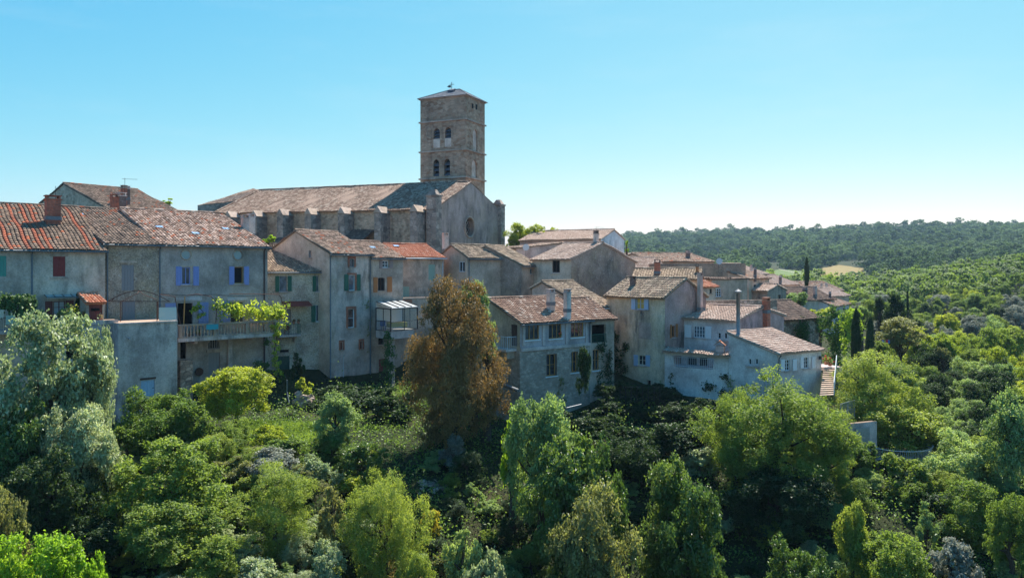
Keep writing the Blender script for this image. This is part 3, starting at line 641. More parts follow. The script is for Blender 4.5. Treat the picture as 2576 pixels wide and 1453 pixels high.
def tree(label, px, top, w, hgt, d, sp, shape='round', name='tree', cat='tree', group=None, fine=False, var=None, trunk=True, yr=.95, rot=None, size=None, bark='bark', sub=14):
    NTREE[0] += 1; rng = np.random.RandomState(NTREE[0] * 13 + 5)
    c0 = U(px, top + hgt / 2, d); rx, rz = w / 2 * d / F, hgt / 2 * d / F
    gz = terr1(c0.x, c0.y); cz = c0.z
    if gz > cz - rz * .35: gz = min(gz, cz - rz * .5)
    if d < 57.5 and trunk and shape != 'cone' and name != 'cypress' and (cz - rz) - gz > .5:
        zt_ = cz + rz; rz = (zt_ - gz - .3) / 2; cz = zt_ - rz
    sz = size or ('s' if rx < 1.25 else 'm' if rx < 2.5 else 'l')
    me, cen = proto(shape, sz, (NTREE[0] if var is None else var) % (3 if sz != 'l' else 4), fine)
    r = root(name, (c0.x, c0.y, gz), label, cat, group)
    o = bpy.data.objects.new('crown', me); C.objects.link(o); o.parent = r; o.location = (0, 0, cz - gz); o.scale = (rx / 1.02, rx * yr / 1.02, rz / 1.0)
    a = rng.uniform(0, 6.283) if rot is None else rot; o.rotation_euler = (0, 0, a)
    o.material_slots[0].link = 'OBJECT'; o.material_slots[0].material = LM[sp]
    if trunk:
        ca, sa = math.cos(a), math.sin(a); cr = np.stack([cen[:, 0] * ca - cen[:, 1] * sa, cen[:, 0] * sa + cen[:, 1] * ca, cen[:, 2]], 1)
        g = limbs(c0.x, c0.y, 0, cz - gz, rx, rz, cr, rng, sub); t = g.build('trunk', M[bark], None, True); t.parent = r; t.location = (0, 0, 0)
    return r
def leafcloud(name, cen, nrm, leaf, mat, rng, aspect=.7, parent=None, tint=None):
    V, Fq = leaves_np(cen, nrm, leaf, leaf * aspect, rng)
    if tint is None: tint = rng.uniform(0, 1, len(cen))
    loc = cen.mean(0); loc = np.array([loc[0], loc[1], cen[:, 2].min()])
    if parent: loc = np.array(parent_world(parent)); return mesh_np(name, V - loc, Fq, mat, parent, {'tint': tint})
    return mesh_np(name, V - loc, Fq, mat, None, {'tint': tint}, loc=loc)
def ivy(label, pl, blobs, dens=60, leaf=.17, sp='ivy', thick=.35, name='ivy', cat='ivy', off=.05, asp=.75):
    """climbing leaves over a wall plane; blobs are px, py, half-width, half-height in picture units"""
    rng = np.random.RandomState(len(label) * 7 + len(blobs)); cs, ns, ti = [], [], []
    for (px, py, hw, hh) in blobs:
        a, z = pl.loc(px, py); a2 = abs(pl.loc(px + hw, py)[0] - a); h2 = abs(pl.loc(px, py + hh)[1] - z); n = int(dens * a2 * h2 * 3.2) + 12
        m = max(4, n // 26); th = rng.uniform(0, 6.283, m); rr = np.sqrt(rng.uniform(0, 1, m)) * rng.uniform(.75, 1.1, m); ta = a + np.cos(th) * rr * a2; tz = z + np.sin(th) * rr * h2; to = off + thick * (1 - rr ** 2 * .7) * rng.uniform(.2, 1, m)
        rep = rng.randint(0, m, n); sp_ = min(a2, h2) * .16 + .08
        A = ta[rep] + rng.normal(0, sp_, n); Zz = tz[rep] + rng.normal(0, sp_, n); O = np.abs(to[rep] + rng.normal(0, .07, n)) + .02
        cs.append(np.stack([pl.P0.x + pl.e.x * A + pl.n.x * O, pl.P0.y + pl.e.y * A + pl.n.y * O, Zz], 1))
        ns.append(rng.normal(0, .5, (n, 3)) + np.array([pl.n.x, pl.n.y, .45])); ti.append(np.clip(rng.uniform(0, .5, m)[rep] + rng.uniform(0, .5, n), 0, 1))
    o = leafcloud(name, np.concatenate(cs), np.concatenate(ns), leaf, LM[sp], rng, asp, None, np.concatenate(ti)); return tag(o, label, cat)
def vine(label, pts, rad, n, leaf=.16, sp='vine', name='vine', cat='vine', stem=True):
    rng = np.random.RandomState(n + len(label)); P = [Vector(p) for p in pts]; m = max(6, n // 22); cs = []
    for _ in range(m):
        k = rng.randint(0, len(P) - 1); c = P[k].lerp(P[k + 1], rng.rand()); cs.append(np.array(c) + rng.normal(0, rad * .5, 3))
    cs = np.array(cs); rep = rng.randint(0, m, n); cen = cs[rep] + rng.normal(0, rad * .28, (n, 3))
    r = root(name, P[0], label, cat); leafcloud('foliage', cen, rng.normal(0, .6, (n, 3)) + np.array([0, -.2, .6]), leaf, LM[sp], rng, .75, r)
    if stem: MB().tube(P, .035, 5).build('stem', M['bark'], r, True)
    return r
# ------------------------------------------------------------------ the church
CA = math.radians(25); cu = Vector((math.cos(CA), -math.sin(CA))); cw = Vector((math.sin(CA), math.cos(CA)))
CL = XY(1093, 108)
_f = Pl(CL, CL + cw * 10); CWID = _f.loc(1262, 560)[0]
fac = Pl(CL, CL + cw * CWID); sideB = CL - cu * 70; _s = Pl(sideB, CL)
aL, zL = _s.loc(546, 535); S0 = _s.P0 + _s.e * aL; side = Pl(S0, CL); zE0 = zL; zE1 = side.loc(1093, 526)[1]
sA, zA = fac.loc(1182, 458.5); zR = fac.loc(1262, 533)[1]
church = root('church', V3(CL, -2), 'large stone church with buttressed nave and square bell tower under a slate roof', 'church')
cb = -2.5
g = MB(); wall(g, side, [(0, cb), (side.W, cb), (side.W, zE1), (0, zE0)])
far0 = S0 + cw * CWID; far1 = CL + cw * CWID
g.poly([V3(far1, cb), V3(far0, cb), V3(far0, zR), V3(far1, zR)])
g.build('nave_wall', M['stone_ch'], church)
# gable front with the rose window
rw = fac.rect(1168, 545, 1194, 597); rcx, rcz = fac.loc(1181, 571); rr = abs(fac.loc(1181, 545)[1] - rcz)
rose = [(rcx + rr * math.cos(t * math.pi / 12), rcz + rr * math.sin(t * math.pi / 12)) for t in range(24)]; fac.holes.append(rose)
g = MB(); wall(g, fac, [(0, cb), (fac.W, cb), (fac.W, zR), (sA, zA), (0, zE1)], .9); fg = g.build('gable_front', M['facade'], church)
w = MB().poly([fac.pt(*p, -.8) for p in rose]).build('rose_window', M['glass'], church)
g = MB()
for q in range(24): p, p2 = rose[q], rose[(q + 1) % 24]; g.tube([fac.pt(*p, .02), fac.pt(*p2, .02)], .17, 5, caps=False)
g.build('surround', M['cap'], w)
g = MB()
for k in range(8):
    an = k * math.pi / 4; g.tube([fac.pt(rcx, rcz, -.7), fac.pt(rcx + rr * math.cos(an), rcz + rr * math.sin(an), -.7)], .06, 4)
for rf_ in (.35, .68):
    for k in range(16): a1, a2 = k * math.pi / 8, (k + 1) * math.pi / 8; g.tube([fac.pt(rcx + rr * rf_ * math.cos(a1), rcz + rr * rf_ * math.sin(a1), -.68), fac.pt(rcx + rr * rf_ * math.cos(a2), rcz + rr * rf_ * math.sin(a2), -.68)], .05, 4)
g.build('tracery', M['stone_but'], w)
# roof
A3 = fac.pt(sA, zA); up = Vector((0, 0, .12))
Rpl = Pl(S0 + cw * sA, CL + cw * sA); aR, zRl = Rpl.loc(652, 480); RL3 = Rpl.pt(aR, zRl)
E0 = side.pt(-.0, zE0, .45); E1 = side.pt(side.W + .25, zE1, .45)
g = MB(); sl = (zA - zE1) / sA
tiles(g, [E0 - ZU * .1, E1 - ZU * .1, A3 + Vector((cu.x * .25, cu.y * .25, .1)), RL3], tw=.36, tl=.5, h=.09, sway=.07)
F1 = fac.pt(fac.W + .4, zR); F0 = V3(far0 + cw * .4, zR + .2)
tiles(g, [F1, F0, RL3, A3 + up], tw=.5, tl=.7, h=.09, lod=True)
tiles(g, [V3(far0, zR), E0, RL3], tw=.4, tl=.55, h=.08, lod=True)
ridge(g, RL3 + up, A3 + up, .2, .5); ridge(g, E0 + ZU * .05, RL3 + up, .18, .5)
g.build('roof', M['t_ch'], church, ab=True)
# apse end behind the hip
g = MB(); a1, a2, b1, b2 = U(497, 517, 139), U(608, 504, 134), RL3 + ZU * .1, U(640, 482.5, 139)
tiles(g, [a1, a2, b1, b2], tw=.4, tl=.5, lod=True); g.build('roof', M['t_ch'], church, ab=True)
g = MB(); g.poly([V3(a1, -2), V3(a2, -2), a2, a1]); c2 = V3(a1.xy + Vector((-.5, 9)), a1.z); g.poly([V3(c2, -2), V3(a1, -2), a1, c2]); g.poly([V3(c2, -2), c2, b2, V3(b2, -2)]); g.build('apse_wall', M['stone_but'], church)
# buttresses
n3 = side.n3
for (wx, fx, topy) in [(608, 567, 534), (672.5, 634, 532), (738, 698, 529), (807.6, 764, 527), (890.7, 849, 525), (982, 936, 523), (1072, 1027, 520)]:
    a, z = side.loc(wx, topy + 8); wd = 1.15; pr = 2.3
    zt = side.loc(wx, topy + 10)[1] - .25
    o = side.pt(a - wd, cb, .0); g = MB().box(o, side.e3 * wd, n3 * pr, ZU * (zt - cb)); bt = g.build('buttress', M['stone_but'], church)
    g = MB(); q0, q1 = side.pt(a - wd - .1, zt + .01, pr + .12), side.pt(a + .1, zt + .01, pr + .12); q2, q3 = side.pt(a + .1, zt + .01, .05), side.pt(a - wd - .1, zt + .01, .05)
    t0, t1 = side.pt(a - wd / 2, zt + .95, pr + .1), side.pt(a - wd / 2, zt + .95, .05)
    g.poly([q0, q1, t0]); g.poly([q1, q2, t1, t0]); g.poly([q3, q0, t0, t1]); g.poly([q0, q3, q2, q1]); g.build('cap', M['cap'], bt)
# corner piers with pinnacles
for (x0, x1, yt, plv, back) in [(1077, 1097, 477, 0, 0), (1252, 1270, 502, fac.W - .9, 0)]:
    a = plv; o = fac.pt(a - .5, cb, -1.0); zt = fac.loc((x0 + x1) / 2, yt + 16)[1]
    g = MB().box(o, fac.e3 * 1.5, fac.n3 * 1.55, ZU * (zt - cb)); p = g.build('corner_pier', M['stone_but'], church)
    g = MB(); o2 = fac.pt(a - .62, zt + .003, -1.12); ex, ey = fac.e3 * 1.74, fac.n3 * 1.79; g.box(o2, ex, ey, ZU * .2)
    b4 = [o2 + ZU * .21 + (ex * i + ey * j) * .8 + (ex + ey) * .1 for i, j in ((0, 0), (1, 0), (1, 1), (0, 1))]; tp = [o2 + ZU * .95 + (ex * i + ey * j) * .35 + (ex + ey) * .325 for i, j in ((0, 0), (1, 0), (1, 1), (0, 1))]
    for k in range(4): g.poly([b4[k], b4[(k + 1) % 4], tp[(k + 1) % 4], tp[k]])
    g.poly(tp); g.build('pinnacle', M['stone_but'], p)
    g = MB(); o3 = fac.pt(a + (1.01 if plv == 0 else .3), cb, .56); g.box(o3, fac.e3 * .7, fac.n3 * .6, ZU * (Z(640, 108) - cb + 1.3)); g.build('pier_step', M['cap'], p)
# tower
best = min(((abs(CX + (q := (CL + cw * sA - cu * tt + cw * 4.6)).x / q.y * F - 1171), tt) for tt in np.linspace(0, 12, 121)))[1]
TC = CL + cw * sA - cu * best + cw * 4.6
tl_ = Pl(TC - cu * 30, TC); TW = 30 - tl_.loc(1057.5, 420)[0]; tf = Pl(TC - cu * TW, TC); tr_ = Pl(TC, TC + cw * 30); TD = tr_.loc(1219.5, 400)[0]; tr = Pl(TC, TC + cw * TD)
zt = tf.loc(1168, 241)[1]; zb = 6.
zc = [tf.loc(1171, y)[1] for y in (444.8, 375.5, 299)]
for (x0, y0, x1, y1) in [(1090.5, 323, 1106.5, 349), (1119, 320, 1135, 347.5), (1090, 401, 1104.5, 443.5), (1117, 399, 1132, 442)]:
    tf.holes.append(arch_poly(tf.rect(x0, y0, x1, y1), 1.25))
niche = [arch_poly(tr.rect(*q), 1.25) for q in [(1190, 325, 1201, 380), (1187, 402, 1200, 446)]]; tr.holes += niche
g = MB(); wall(g, tf, [(0, zb), (TW, zb), (TW, zt), (0, zt)], .8); wall(g, tr, [(0, zb), (TD, zb), (TD, zt), (0, zt)], .25)
Bk = Pl(TC + cw * TD, TC - cu * TW + cw * TD); Lf = Pl(TC - cu * TW + cw * TD, TC - cu * TW)
wall(g, Bk, [(0, zb), (TW, zb), (TW, zt), (0, zt)]); wall(g, Lf, [(0, zb), (TD, zb), (TD, zt), (0, zt)])
tower = g.build('tower', M['stone_tow'], church)
for i, hp in enumerate(tf.holes[:4]):
    a0, a1 = min(p[0] for p in hp), max(p[0] for p in hp); z0, z1 = min(p[1] for p in hp), max(p[1] for p in hp)
    MB().poly([tf.pt(*p, -.78) for p in hp]).build('bell_opening', M['dark'], tower); g = MB()
    for k in range(3): zz = z0 + (z1 - z0) * (k * .3 + .02); g.box(tf.pt(a0 + .01, zz, -.15), tf.e3 * (a1 - a0 - .02), -tf.n3 * .5 + ZU * .45, ZU * .06)
    g.build('louver', M['louver'], tower)
for (x0, y0, x1, y1) in [(1090.5, 350, 1106.5, 372), (1119, 348, 1135, 369)]:
    a0, z0, a1, z1 = tf.rect(x0, y0, x1, y1); MB().box(tf.pt(a0, z0, -.05), tf.e3 * (a1 - a0), tf.n3 * .06, ZU * (z1 - z0)).build('infill_panel', M['tower_panel'], tower)
for hp in niche: MB().poly([tr.pt(*p, -.22) for p in hp]).build('blind_arch', M['tower_panel'], tower)
for (x0, y0, x1, y1) in [(1187, 261, 1191, 273), (1196.5, 263, 1200.5, 276)]:
    a0, z0, a1, z1 = tr.rect(x0, y0, x1, y1); MB().box(tr.pt(a0, z0, -.1), tr.e3 * (a1 - a0), tr.n3 * .12, ZU * (z1 - z0)).build('slit', M['dark'], tower)
T0 = TC - cu * TW
def ring(z, o, hh, name, mat):
    g = MB(); q = T0 - cu * o - cw * o; g.box(V3(q, z), V3(cu * (TW + 2 * o), 0), V3(cw * (TD + 2 * o), 0), ZU * hh); return g.build(name, M[mat], tower)
for z in zc: ring(z - .1, .22, .22, 'cornice', 'cap')
ring(zt + .003, .18, .14, 'cornice', 'cap')
o = .35; zq = zt + .15; q = [V3(T0 - cu * o - cw * o, zq), V3(TC + cu * o - cw * o, zq), V3(TC + cu * o + cw * (TD + o), zq), V3(T0 - cu * o + cw * (TD + o), zq)]
zp = Z(222, TC.y + TD / 2); r0, r1 = V3(T0 + cu * TW * .40 + cw * TD / 2, zp), V3(T0 + cu * TW * .66 + cw * TD / 2, zp)
g = MB()
for P4 in ([q[0], q[1], r1, r0], [q[1], q[2], r1], [q[2], q[3], r0, r1], [q[3], q[0], r0]): tiles(g, P4, tw=.28, tl=.3, h=.02, sway=.01, th=.05, lod=True)
g.build('tower_roof', M['slate'], tower, ab=True)
g = MB()
for a, b in ((q[0], r0), (q[1], r1), (q[2], r1), (r0, r1)): g.tube([a + ZU * .05, b + ZU * .08], .06, 5)
g.build('hip_ridge', M['zinc'], tower)
dp = q[0].lerp(q[1], .55).lerp(r0.lerp(r1, .5), .62)
g = MB().box(dp + V3(-cu * .5, .12), V3(cu, 0), V3(cw * .8, .35), ZU * .3); g.build('dormer', M['louver'], tower)
rc = r0.lerp(r1, .28); g = MB().tube([rc, rc + ZU * 1.35], .05, 5); g.box(rc + Vector((-.35, 0, .95)), (.75, 0, 0), (0, .05, 0), (0, 0, .07)); g.box(rc + Vector((-.55, .0, .45)), (.42, 0, 0), (0, .05, 0), (0, 0, .38)); g.box(rc + Vector((-.72, .0, .55)), (.17, 0, 0), (0, .05, 0), (0, 0, .12)); g.build('weathervane', M['iron'], tower)
# low chapel roofs at the foot of the nave wall
ch_a = side.loc(690, 600)[0]; ch_b = side.loc(905, 600)[0]
for (xa, xb, ze) in [(672, 905, 611)]:
    a, z = side.loc(xa, ze, 4.2); b = side.loc(xb, ze, 4.2)[0]; z = Z(611, 112)
    g = MB(); tiles(g, [side.pt(a, z, 4.3), side.pt(b, z, 4.3), side.pt(b - .5, z + 1.9, .05), side.pt(a + .5, z + 1.9, .05)], tw=.36, tl=.5, lod=True)
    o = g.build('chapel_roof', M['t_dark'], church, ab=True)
    MB().box(side.pt(a + .2, cb, .05), side.e3 * (b - a - .4), n3 * 3.9, ZU * (z - cb - .25)).build('chapel_wall', M['stone_ch'], church)

# ------------------------------------------------------------------ the front row of houses, from the left
hA = House('village_house', 'far left house with red shutters and a brown tile roof streaked with orange rows', 'house', (-95, 57.2), (264, 63.4), 14, -12.5, 625.5, 'gx', 4.0, .743, 'pl_a', 't_a', tw=.3)
hA.ze = Z(628, 63.4)
hA.shut('F', 133, 645, 164.4, 695, 'red', closed=True); hA.shut('F', -12, 643, 16, 695, 'teal', closed=True)
hA.win('F', 134, 757, 164, 804, 2, 3, 'red2', 'curtain', sill=None); hA.shut('F', 113, 757, 132.5, 804, 'red2'); hA.shut('F', 165, 755, 185, 804, 'red2')
hA.slab('F', 126, 638, 171, 645, 'cap', 'lintel', .004, .03); hA.slab('F', 126, 695.5, 171, 701, 'cap', 'sill', .004, .08)
hA.pipe('F', 80, 633, 760); hA.gutter(); hA.chim(116, 503, 149, 548, 66, 'brick', 'brick')
hA.antenna(140, 468, 506, 67, 'mast'); hA.done()
P = hA.pl['F']; a0, z0, a1, z1 = P.rect(111, 741, 199, 755)
g = MB(); g.box(P.pt(a0, z1, .02), P.e3 * (a1 - a0), P.n3 * 1.1 - ZU * .22, ZU * .03); cn = g.build('door_canopy', M['frost'], hA.root)
g = MB()
for k in range(5): aa = a0 + (a1 - a0) * k / 4; g.tube([P.pt(aa, z1 + .05, .02), P.pt(aa, z1 - .15, 1.1)], .03, 4); 
g.tube([P.pt(a0, z1 - .15, 1.1), P.pt(a1, z1 - .15, 1.1)], .03, 4); g.build('frame', M['iron'], cn)

hB1 = House('village_house', 'pebble rendered house with grey shuttered windows above the iron arbour frame', 'house', (262, 64), (402, 67.1), 13.4, -12.5, 611, 'gx', 3.5, .836, 'pl_b1', 't_b1', tw=.28)
hB1.shut('F', 306, 666, 337, 730, 'greyw', closed=True); hB1.shut('F', 307.5, 758, 340, 812, 'greyw', closed=True)
hB1.slab('F', 300, 656, 343, 661, 'cap', 'lintel'); hB1.pipe('F', 269, 620, 812); hB1.pipe('F', 401, 622, 790); hB1.gutter()
hB1.chim(279, 498, 297, 538, 76, 'brick', 'brick', drop=1.2); hB1.chim(295, 494, 315, 537, 76.5, 'chim_dark', 'chim_pale', drop=1.2); hB1.skylight(199, 543); hB1.done()

hB2 = House('village_house', 'long grey house with lavender blue shutters and two round attic windows', 'house', (403, 67.15), (673, 73.9), 13, -12.5, 613.5, 'gx', 3.55, .8, 'pl_b2', 't_b2', tw=.28)
hB2.win('F', 457, 629, 479, 651, 1, 1, 'conc', 'frost', 'circle', None, .08, surround=None); hB2.win('F', 588, 630, 609.5, 652, 1, 1, 'conc', 'frost', 'circle', None, .08)
for (x0, x1, y) in [(457, 479, 640), (588, 609.5, 641)]:
    P = hB2.pl['F']; r = P.rect(x0 - 3.5, y - 14.5, x1 + 3.5, y + 14.5); cx, cz, rr_ = (r[0] + r[2]) / 2, (r[1] + r[3]) / 2, (r[3] - r[1]) / 2; g = MB()
    g.tube([P.pt(cx + rr_ * .88 * math.cos(k * math.pi / 10), cz + rr_ * .88 * math.sin(k * math.pi / 10), .02) for k in range(21)], .07, 5); g.build('surround', M['cap'], hB2.root)
hB2.win('F', 457.5, 672, 479, 715, 2, 1, 'blue', 'glass'); hB2.shut('F', 442, 670, 456.5, 718, 'blue'); hB2.shut('F', 485.6, 670, 500, 718, 'blue')
hB2.win('F', 589.5, 671, 612, 713, 1, 1, 'wood', 'dark', dep=.2); hB2.shut('F', 576, 670, 589, 716, 'blue'); hB2.shut('F', 613.6, 670, 626, 716, 'blue')
for (x0, x1) in ((452.5, 487), (586, 616)): hB2.slab('F', x0, 667, x1, 671, 'cap', 'lintel')
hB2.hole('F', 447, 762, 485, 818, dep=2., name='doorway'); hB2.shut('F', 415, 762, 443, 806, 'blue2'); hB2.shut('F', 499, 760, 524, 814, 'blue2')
hB2.win('F', 579.5, 758, 614, 813, 2, 2, 'cream', 'glass', sill=None); hB2.shut('F', 555, 758, 578.7, 814, 'blue2'); hB2.shut('F', 628, 757, 651, 812, 'blue2')
hB2.slab('F', 442, 747, 508, 756, 'conc', 'lintel'); hB2.slab('F', 572, 748, 622, 755, 'conc', 'lintel')
hB2.win('F', 523.5, 853, 553, 877, 5, 1, 'greyw', 'glass', .9, sill=None); hB2.door('F', 524.5, 887, 553, 958, 'greyw'); hB2.slab('F', 519, 878, 557, 885, 'cap', 'lintel', .005, .12)
hB2.hole('F', 454, 856, 468, 902, name='cellar_opening'); hB2.slab('F', 571, 850, 581, 925, 'conc', 'pilaster', .004, .3)
hB2.pipe('F', 664, 625, 950, 'brownm', .07); hB2.gutter(); hB2.chim(608, 550, 625, 584, 78, 'chim_pale', 'conc', drop=.9); hB2.chim(624, 547, 640, 590, 79.5, 'chim_pale', 'conc', drop=1.2)
for q in ((400, 575), (492, 591), (567, 579)): hB2.skylight(*q)
for (x0, y0, x1, y1) in [(402, 738, 664, 742), (300, 655, 300.1, 655.1)][:1]:
    P = hB2.pl['F']; q = [P.pt(*P.loc(x0 + (x1 - x0) * k / 8, y0 + (y1 - y0) * k / 8 + 3 * math.sin(math.pi * (k % 4) / 4)), .04) for k in range(9)]; MB().tube(q, .014, 4).build('cable', M['iron'], hB2.root)
hB2.done()
# balcony with balusters
P = hB2.pl['F']; off = 2.4
g = MB(); al, zl = P.loc(447, 849, off); ar, zr = P.loc(689, 836.5, off); zs = (zl + zr) / 2 - .35
bal = root('balcony', P.pt(al, zs), 'long stone balcony with balusters along the lavender shuttered house', 'balcony')
g.box(P.pt(al, zs, .01), P.e3 * (ar - al + .3), P.n3 * (off + .12), ZU * .28); g.build('slab', M['pl_ter'], bal)
zt_ = P.loc(560, 811, off)[1]
MB().box(P.pt(al, zt_ - .15, off - .22), P.e3 * (ar - al + .3), P.n3 * .3, ZU * .15).build('top_rail', M['balu'], bal)
MB().box(P.pt(al, zs + .281, off - .2), P.e3 * (ar - al + .3), P.n3 * .26, ZU * .12).build('bottom_rail', M['balu'], bal)
nb = 30; hb = zt_ - .152 - zs - .4
for k in range(nb):
    a = al + .25 + (ar - al - .2) * k / (nb - 1); c = P.pt(a, zs + .402, off - .07)
    if k in (0, 10, 20, 29): MB().box(c - P.e3 * .13 - P.n3 * .12, P.e3 * .26, P.n3 * .24, ZU * hb).build('post', M['balu'], bal)
    else: MB().lathe(c, [(.075, 0), (.075, hb * .1), (.045, hb * .16), (.1, hb * .4), (.05, hb * .72), (.04, hb * .8), (.075, hb * .9), (.075, hb)], 8).build('baluster', M['balu'], bal, True)
for k in (1, 4): MB().box(P.pt(al + (ar - al) * k / 5, zs - .3, .01), P.e3 * .25, P.n3 * 1.6, ZU * .29).build('bracket', M['conc'], bal)
a0, z0, a1, z1 = P.rect(518, 816, 548, 828, off); g = MB()
for k in range(5): g.box(P.pt(a0 + (a1 - a0) * k / 5, z0 - .03 * (k % 2), off + .1), P.e3 * (a1 - a0) / 5, P.n3 * .02, ZU * (z1 - z0 + .02))
g.box(P.pt(a0, z1, off - .25), P.e3 * (a1 - a0), P.n3 * .37, ZU * .03); tag(g.build('beach_towel', M['tealc'], o3=P.pt(a0, z0)), 'turquoise towel hung over the balustrade of the stone balcony', 'towel')
# things on the balcony: poles, arch pipe, pots
for (label, pts, mt, r_) in [('bent iron arch standing on the balcony left of the vine', [(402, 740), (440, 746), (448, 790), (455, 817)], 'rust', .035), ('iron arch pipe curving over the open doorway of the balcony', [(470, 743), (494, 739), (530, 745), (543, 757), (545, 780), (543, 813)], 'rust', .035), ('horizontal rusty pipe carrying the grape vine above the balcony', [(577, 739), (640, 739), (700, 740), (709, 750), (709, 765)], 'rust', .035), ('pale wooden pole leaning by the open doorway of the balcony', [(462, 817), (465, 745)], 'wood', .05)]:
    g = MB(); q = [P.pt(*P.loc(x, y, off - .5), off - .5) for x, y in pts]; g.tube(q, r_, 5); tag(g.build('wooden_pole' if mt == 'wood' else 'arbour_pipe', M[mt], o3=q[0]), label, 'pole')
for (x, y, s, lb) in [(478, 812, .22, 'small terracotta pot with a grey plant at the left end of the balcony'), (710, 816, .24, 'terracotta pot on the right end post of the stone balcony'), (500, 811, .2, 'terracotta pot beside the turquoise towel on the balcony')]:
    a, z = P.loc(x, y, off - .6); c = P.pt(a, zs + .285 + .0, off - .6); c.z = zt_ + .002 if x == 710 else zs + .285; r = root('flower_pot', c, lb, 'pot'); MB().lathe(c, [(s * .6, 0), (s, s * 1.6), (s * .9, s * 1.6)]).build('pot', M['terra'], r)
    rg = np.random.RandomState(int(x)); leafcloud('plant', np.array(c) + np.array([0, 0, s * 2.2]) + rg.normal(0, s * .5, (90, 3)), rg.normal(0, 1, (90, 3)), .13, LM['grey'] if x < 500 else LM['mid'], rg, .7, r)
# stained terrace block below the arbour
ter = House('terrace_block', 'tall stained grey terrace wall with a pale blue door at its foot', 'terrace', (298, 60.0), (446, 63.2), 4.6, -13.5, 812, 'flat', 0, wall='pl_ter')
ter.ze = Z(809, 61.5); ter.door('F', 354.5, 955, 389.6, 996, 'lblue'); ter.slab('F', 352, 949, 392, 954, 'brownm', 'lintel', -.1, .12)
ter.slab('F', 298.5, 809, 445.5, 812.5, 'conc', 'coping', -.3, .42); ter.done()
P = ter.pl['F']; a, z = P.loc(323, 849); MB().tube([P.pt(a, z, -.1), P.pt(a, z - .1, .35)], .07, 8).build('spout', M['conc'], ter.root)
# iron arbour frame on the terrace
g = MB(); D = 62.3
def ap(x, y, d=D): return U(x, y, d)
ab = root('garden_arbour', ap(330, 809), 'rusty domed iron arbour frame standing bare on the terrace', 'arbour')
for d in (61.4, 64.2):
    g.tube([ap(272 + (d - 61.4) * 3, 757, d)] + [ap(272 + 155 * k / 10, 757 - 27 * math.sin(math.pi * k / 10) + 1 * k / 10, d) for k in range(1, 10)] + [ap(427, 758, d)], .03, 5); g.tube([ap(272, 757, d), ap(427, 758, d)], .025, 5)
g.tube([ap(303, 759, 61.4), ap(345, 738, 62.5), ap(350, 731, 63)], .025, 5); g.tube([ap(395, 754, 61.4), ap(360, 740, 62.5), ap(350, 731, 63)], .025, 5); g.build('dome', M['rust'], ab)
for x, d in ((303, 61.6), (395, 61.8), (307, 63.9), (397, 64)): MB().tube([ap(x, 758, d), V3(ap(x, 809, d), ter.ze)], .03, 5).build('post', M['rust'], ab)
g = MB(); q0 = ap(403, 775, 62.6); tag(MB().box(V3(XY(400, 63), ter.ze), V3(XY(444, 63.6) - XY(400, 63), 0), Vector((-.02, .03, 0)), ZU * 1.05).build('frosted_screen', M['frost'], o3=V3(XY(400, 63), ter.ze)), 'frosted glass wind screen at the right end of the terrace', 'screen')
# low terrace with parapet in front of the red shuttered house
lt = House('garden_terrace', 'low grey terrace with a flat parapet in front of the red shuttered house', 'terrace', (150, 58.6), (297, 61.2), 3.2, -13.5, 806, 'flat', 0, wall='pl_i')
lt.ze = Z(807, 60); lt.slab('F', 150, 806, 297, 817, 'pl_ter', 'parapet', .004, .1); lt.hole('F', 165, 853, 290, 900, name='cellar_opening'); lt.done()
# shed on it
sh = House('garden_shed', 'small shed with a maroon door and an orange tile roof', 'shed', (217, 60.3), (261, 61.2), 1.5, lt.ze, 761, 'shed', .55, wall='pl_a', roof='t_or', ov=.25, tw=.2)
sh.door('F', 224, 765, 258, 806, 'red2'); sh.slab('F', 230, 775, 251, 782, 'dark', 'vent', -.08, .06); sh.done()
def pot(px, py, d, s, label, sp='mid', fl=None, name='flower_pot'):
    c = V3(XY(px, d), Z(py, d)); r = root(name, c, label, 'pot'); MB().lathe(c, [(s * .65, 0), (s, s * 1.2), (s * .9, s * 1.2)]).build('pot', M['terra'], r); rg = np.random.RandomState(int(px * 3 + d))
    cc = np.array(c) + np.array([0, 0, s * 1.9]) + rg.normal(0, s * .55, (120, 3)); leafcloud('plant', cc, rg.normal(0, 1, (120, 3)), .12, LM[sp], rg, .7, r)
    if fl:
        g = MB()
        for k in range(9): p = Vector(cc[k]) + ZU * s * .6; g.cbox(p, .09, .09, .07, k)
        g.build('flowers', M[fl], r)
pot(187, 804.5, 60.0, .34, 'wide terracotta bowl of yellow flowers on the low terrace parapet', 'yellowg', 'yellow'); pot(198, 805, 60.1, .2, 'small round terracotta pot beside the wide flower bowl')
pot(251, 806, 60.6, .17, 'narrow terracotta pot on the parapet in front of the maroon shed door', 'dry'); pot(214, 805, 60.5, .2, 'terracotta pot of orange flowers left of the maroon shed door', 'mid', 'orange')
tree('oleander like shrub in front of the red french window', 170, 752, 46, 56, 60.0, 'pale', 'shrub', 'shrub', 'shrub', trunk=False)
tree('slim leafy shrub left of the red french window', 107, 768, 26, 40, 59.5, 'pale', 'shrub', 'shrub', 'shrub', trunk=False)
tree('dark climbing rose between the red shutters and the shed', 195, 745, 20, 55, 61.6, 'deep', 'column', 'climbing_rose', 'shrub', trunk=False)
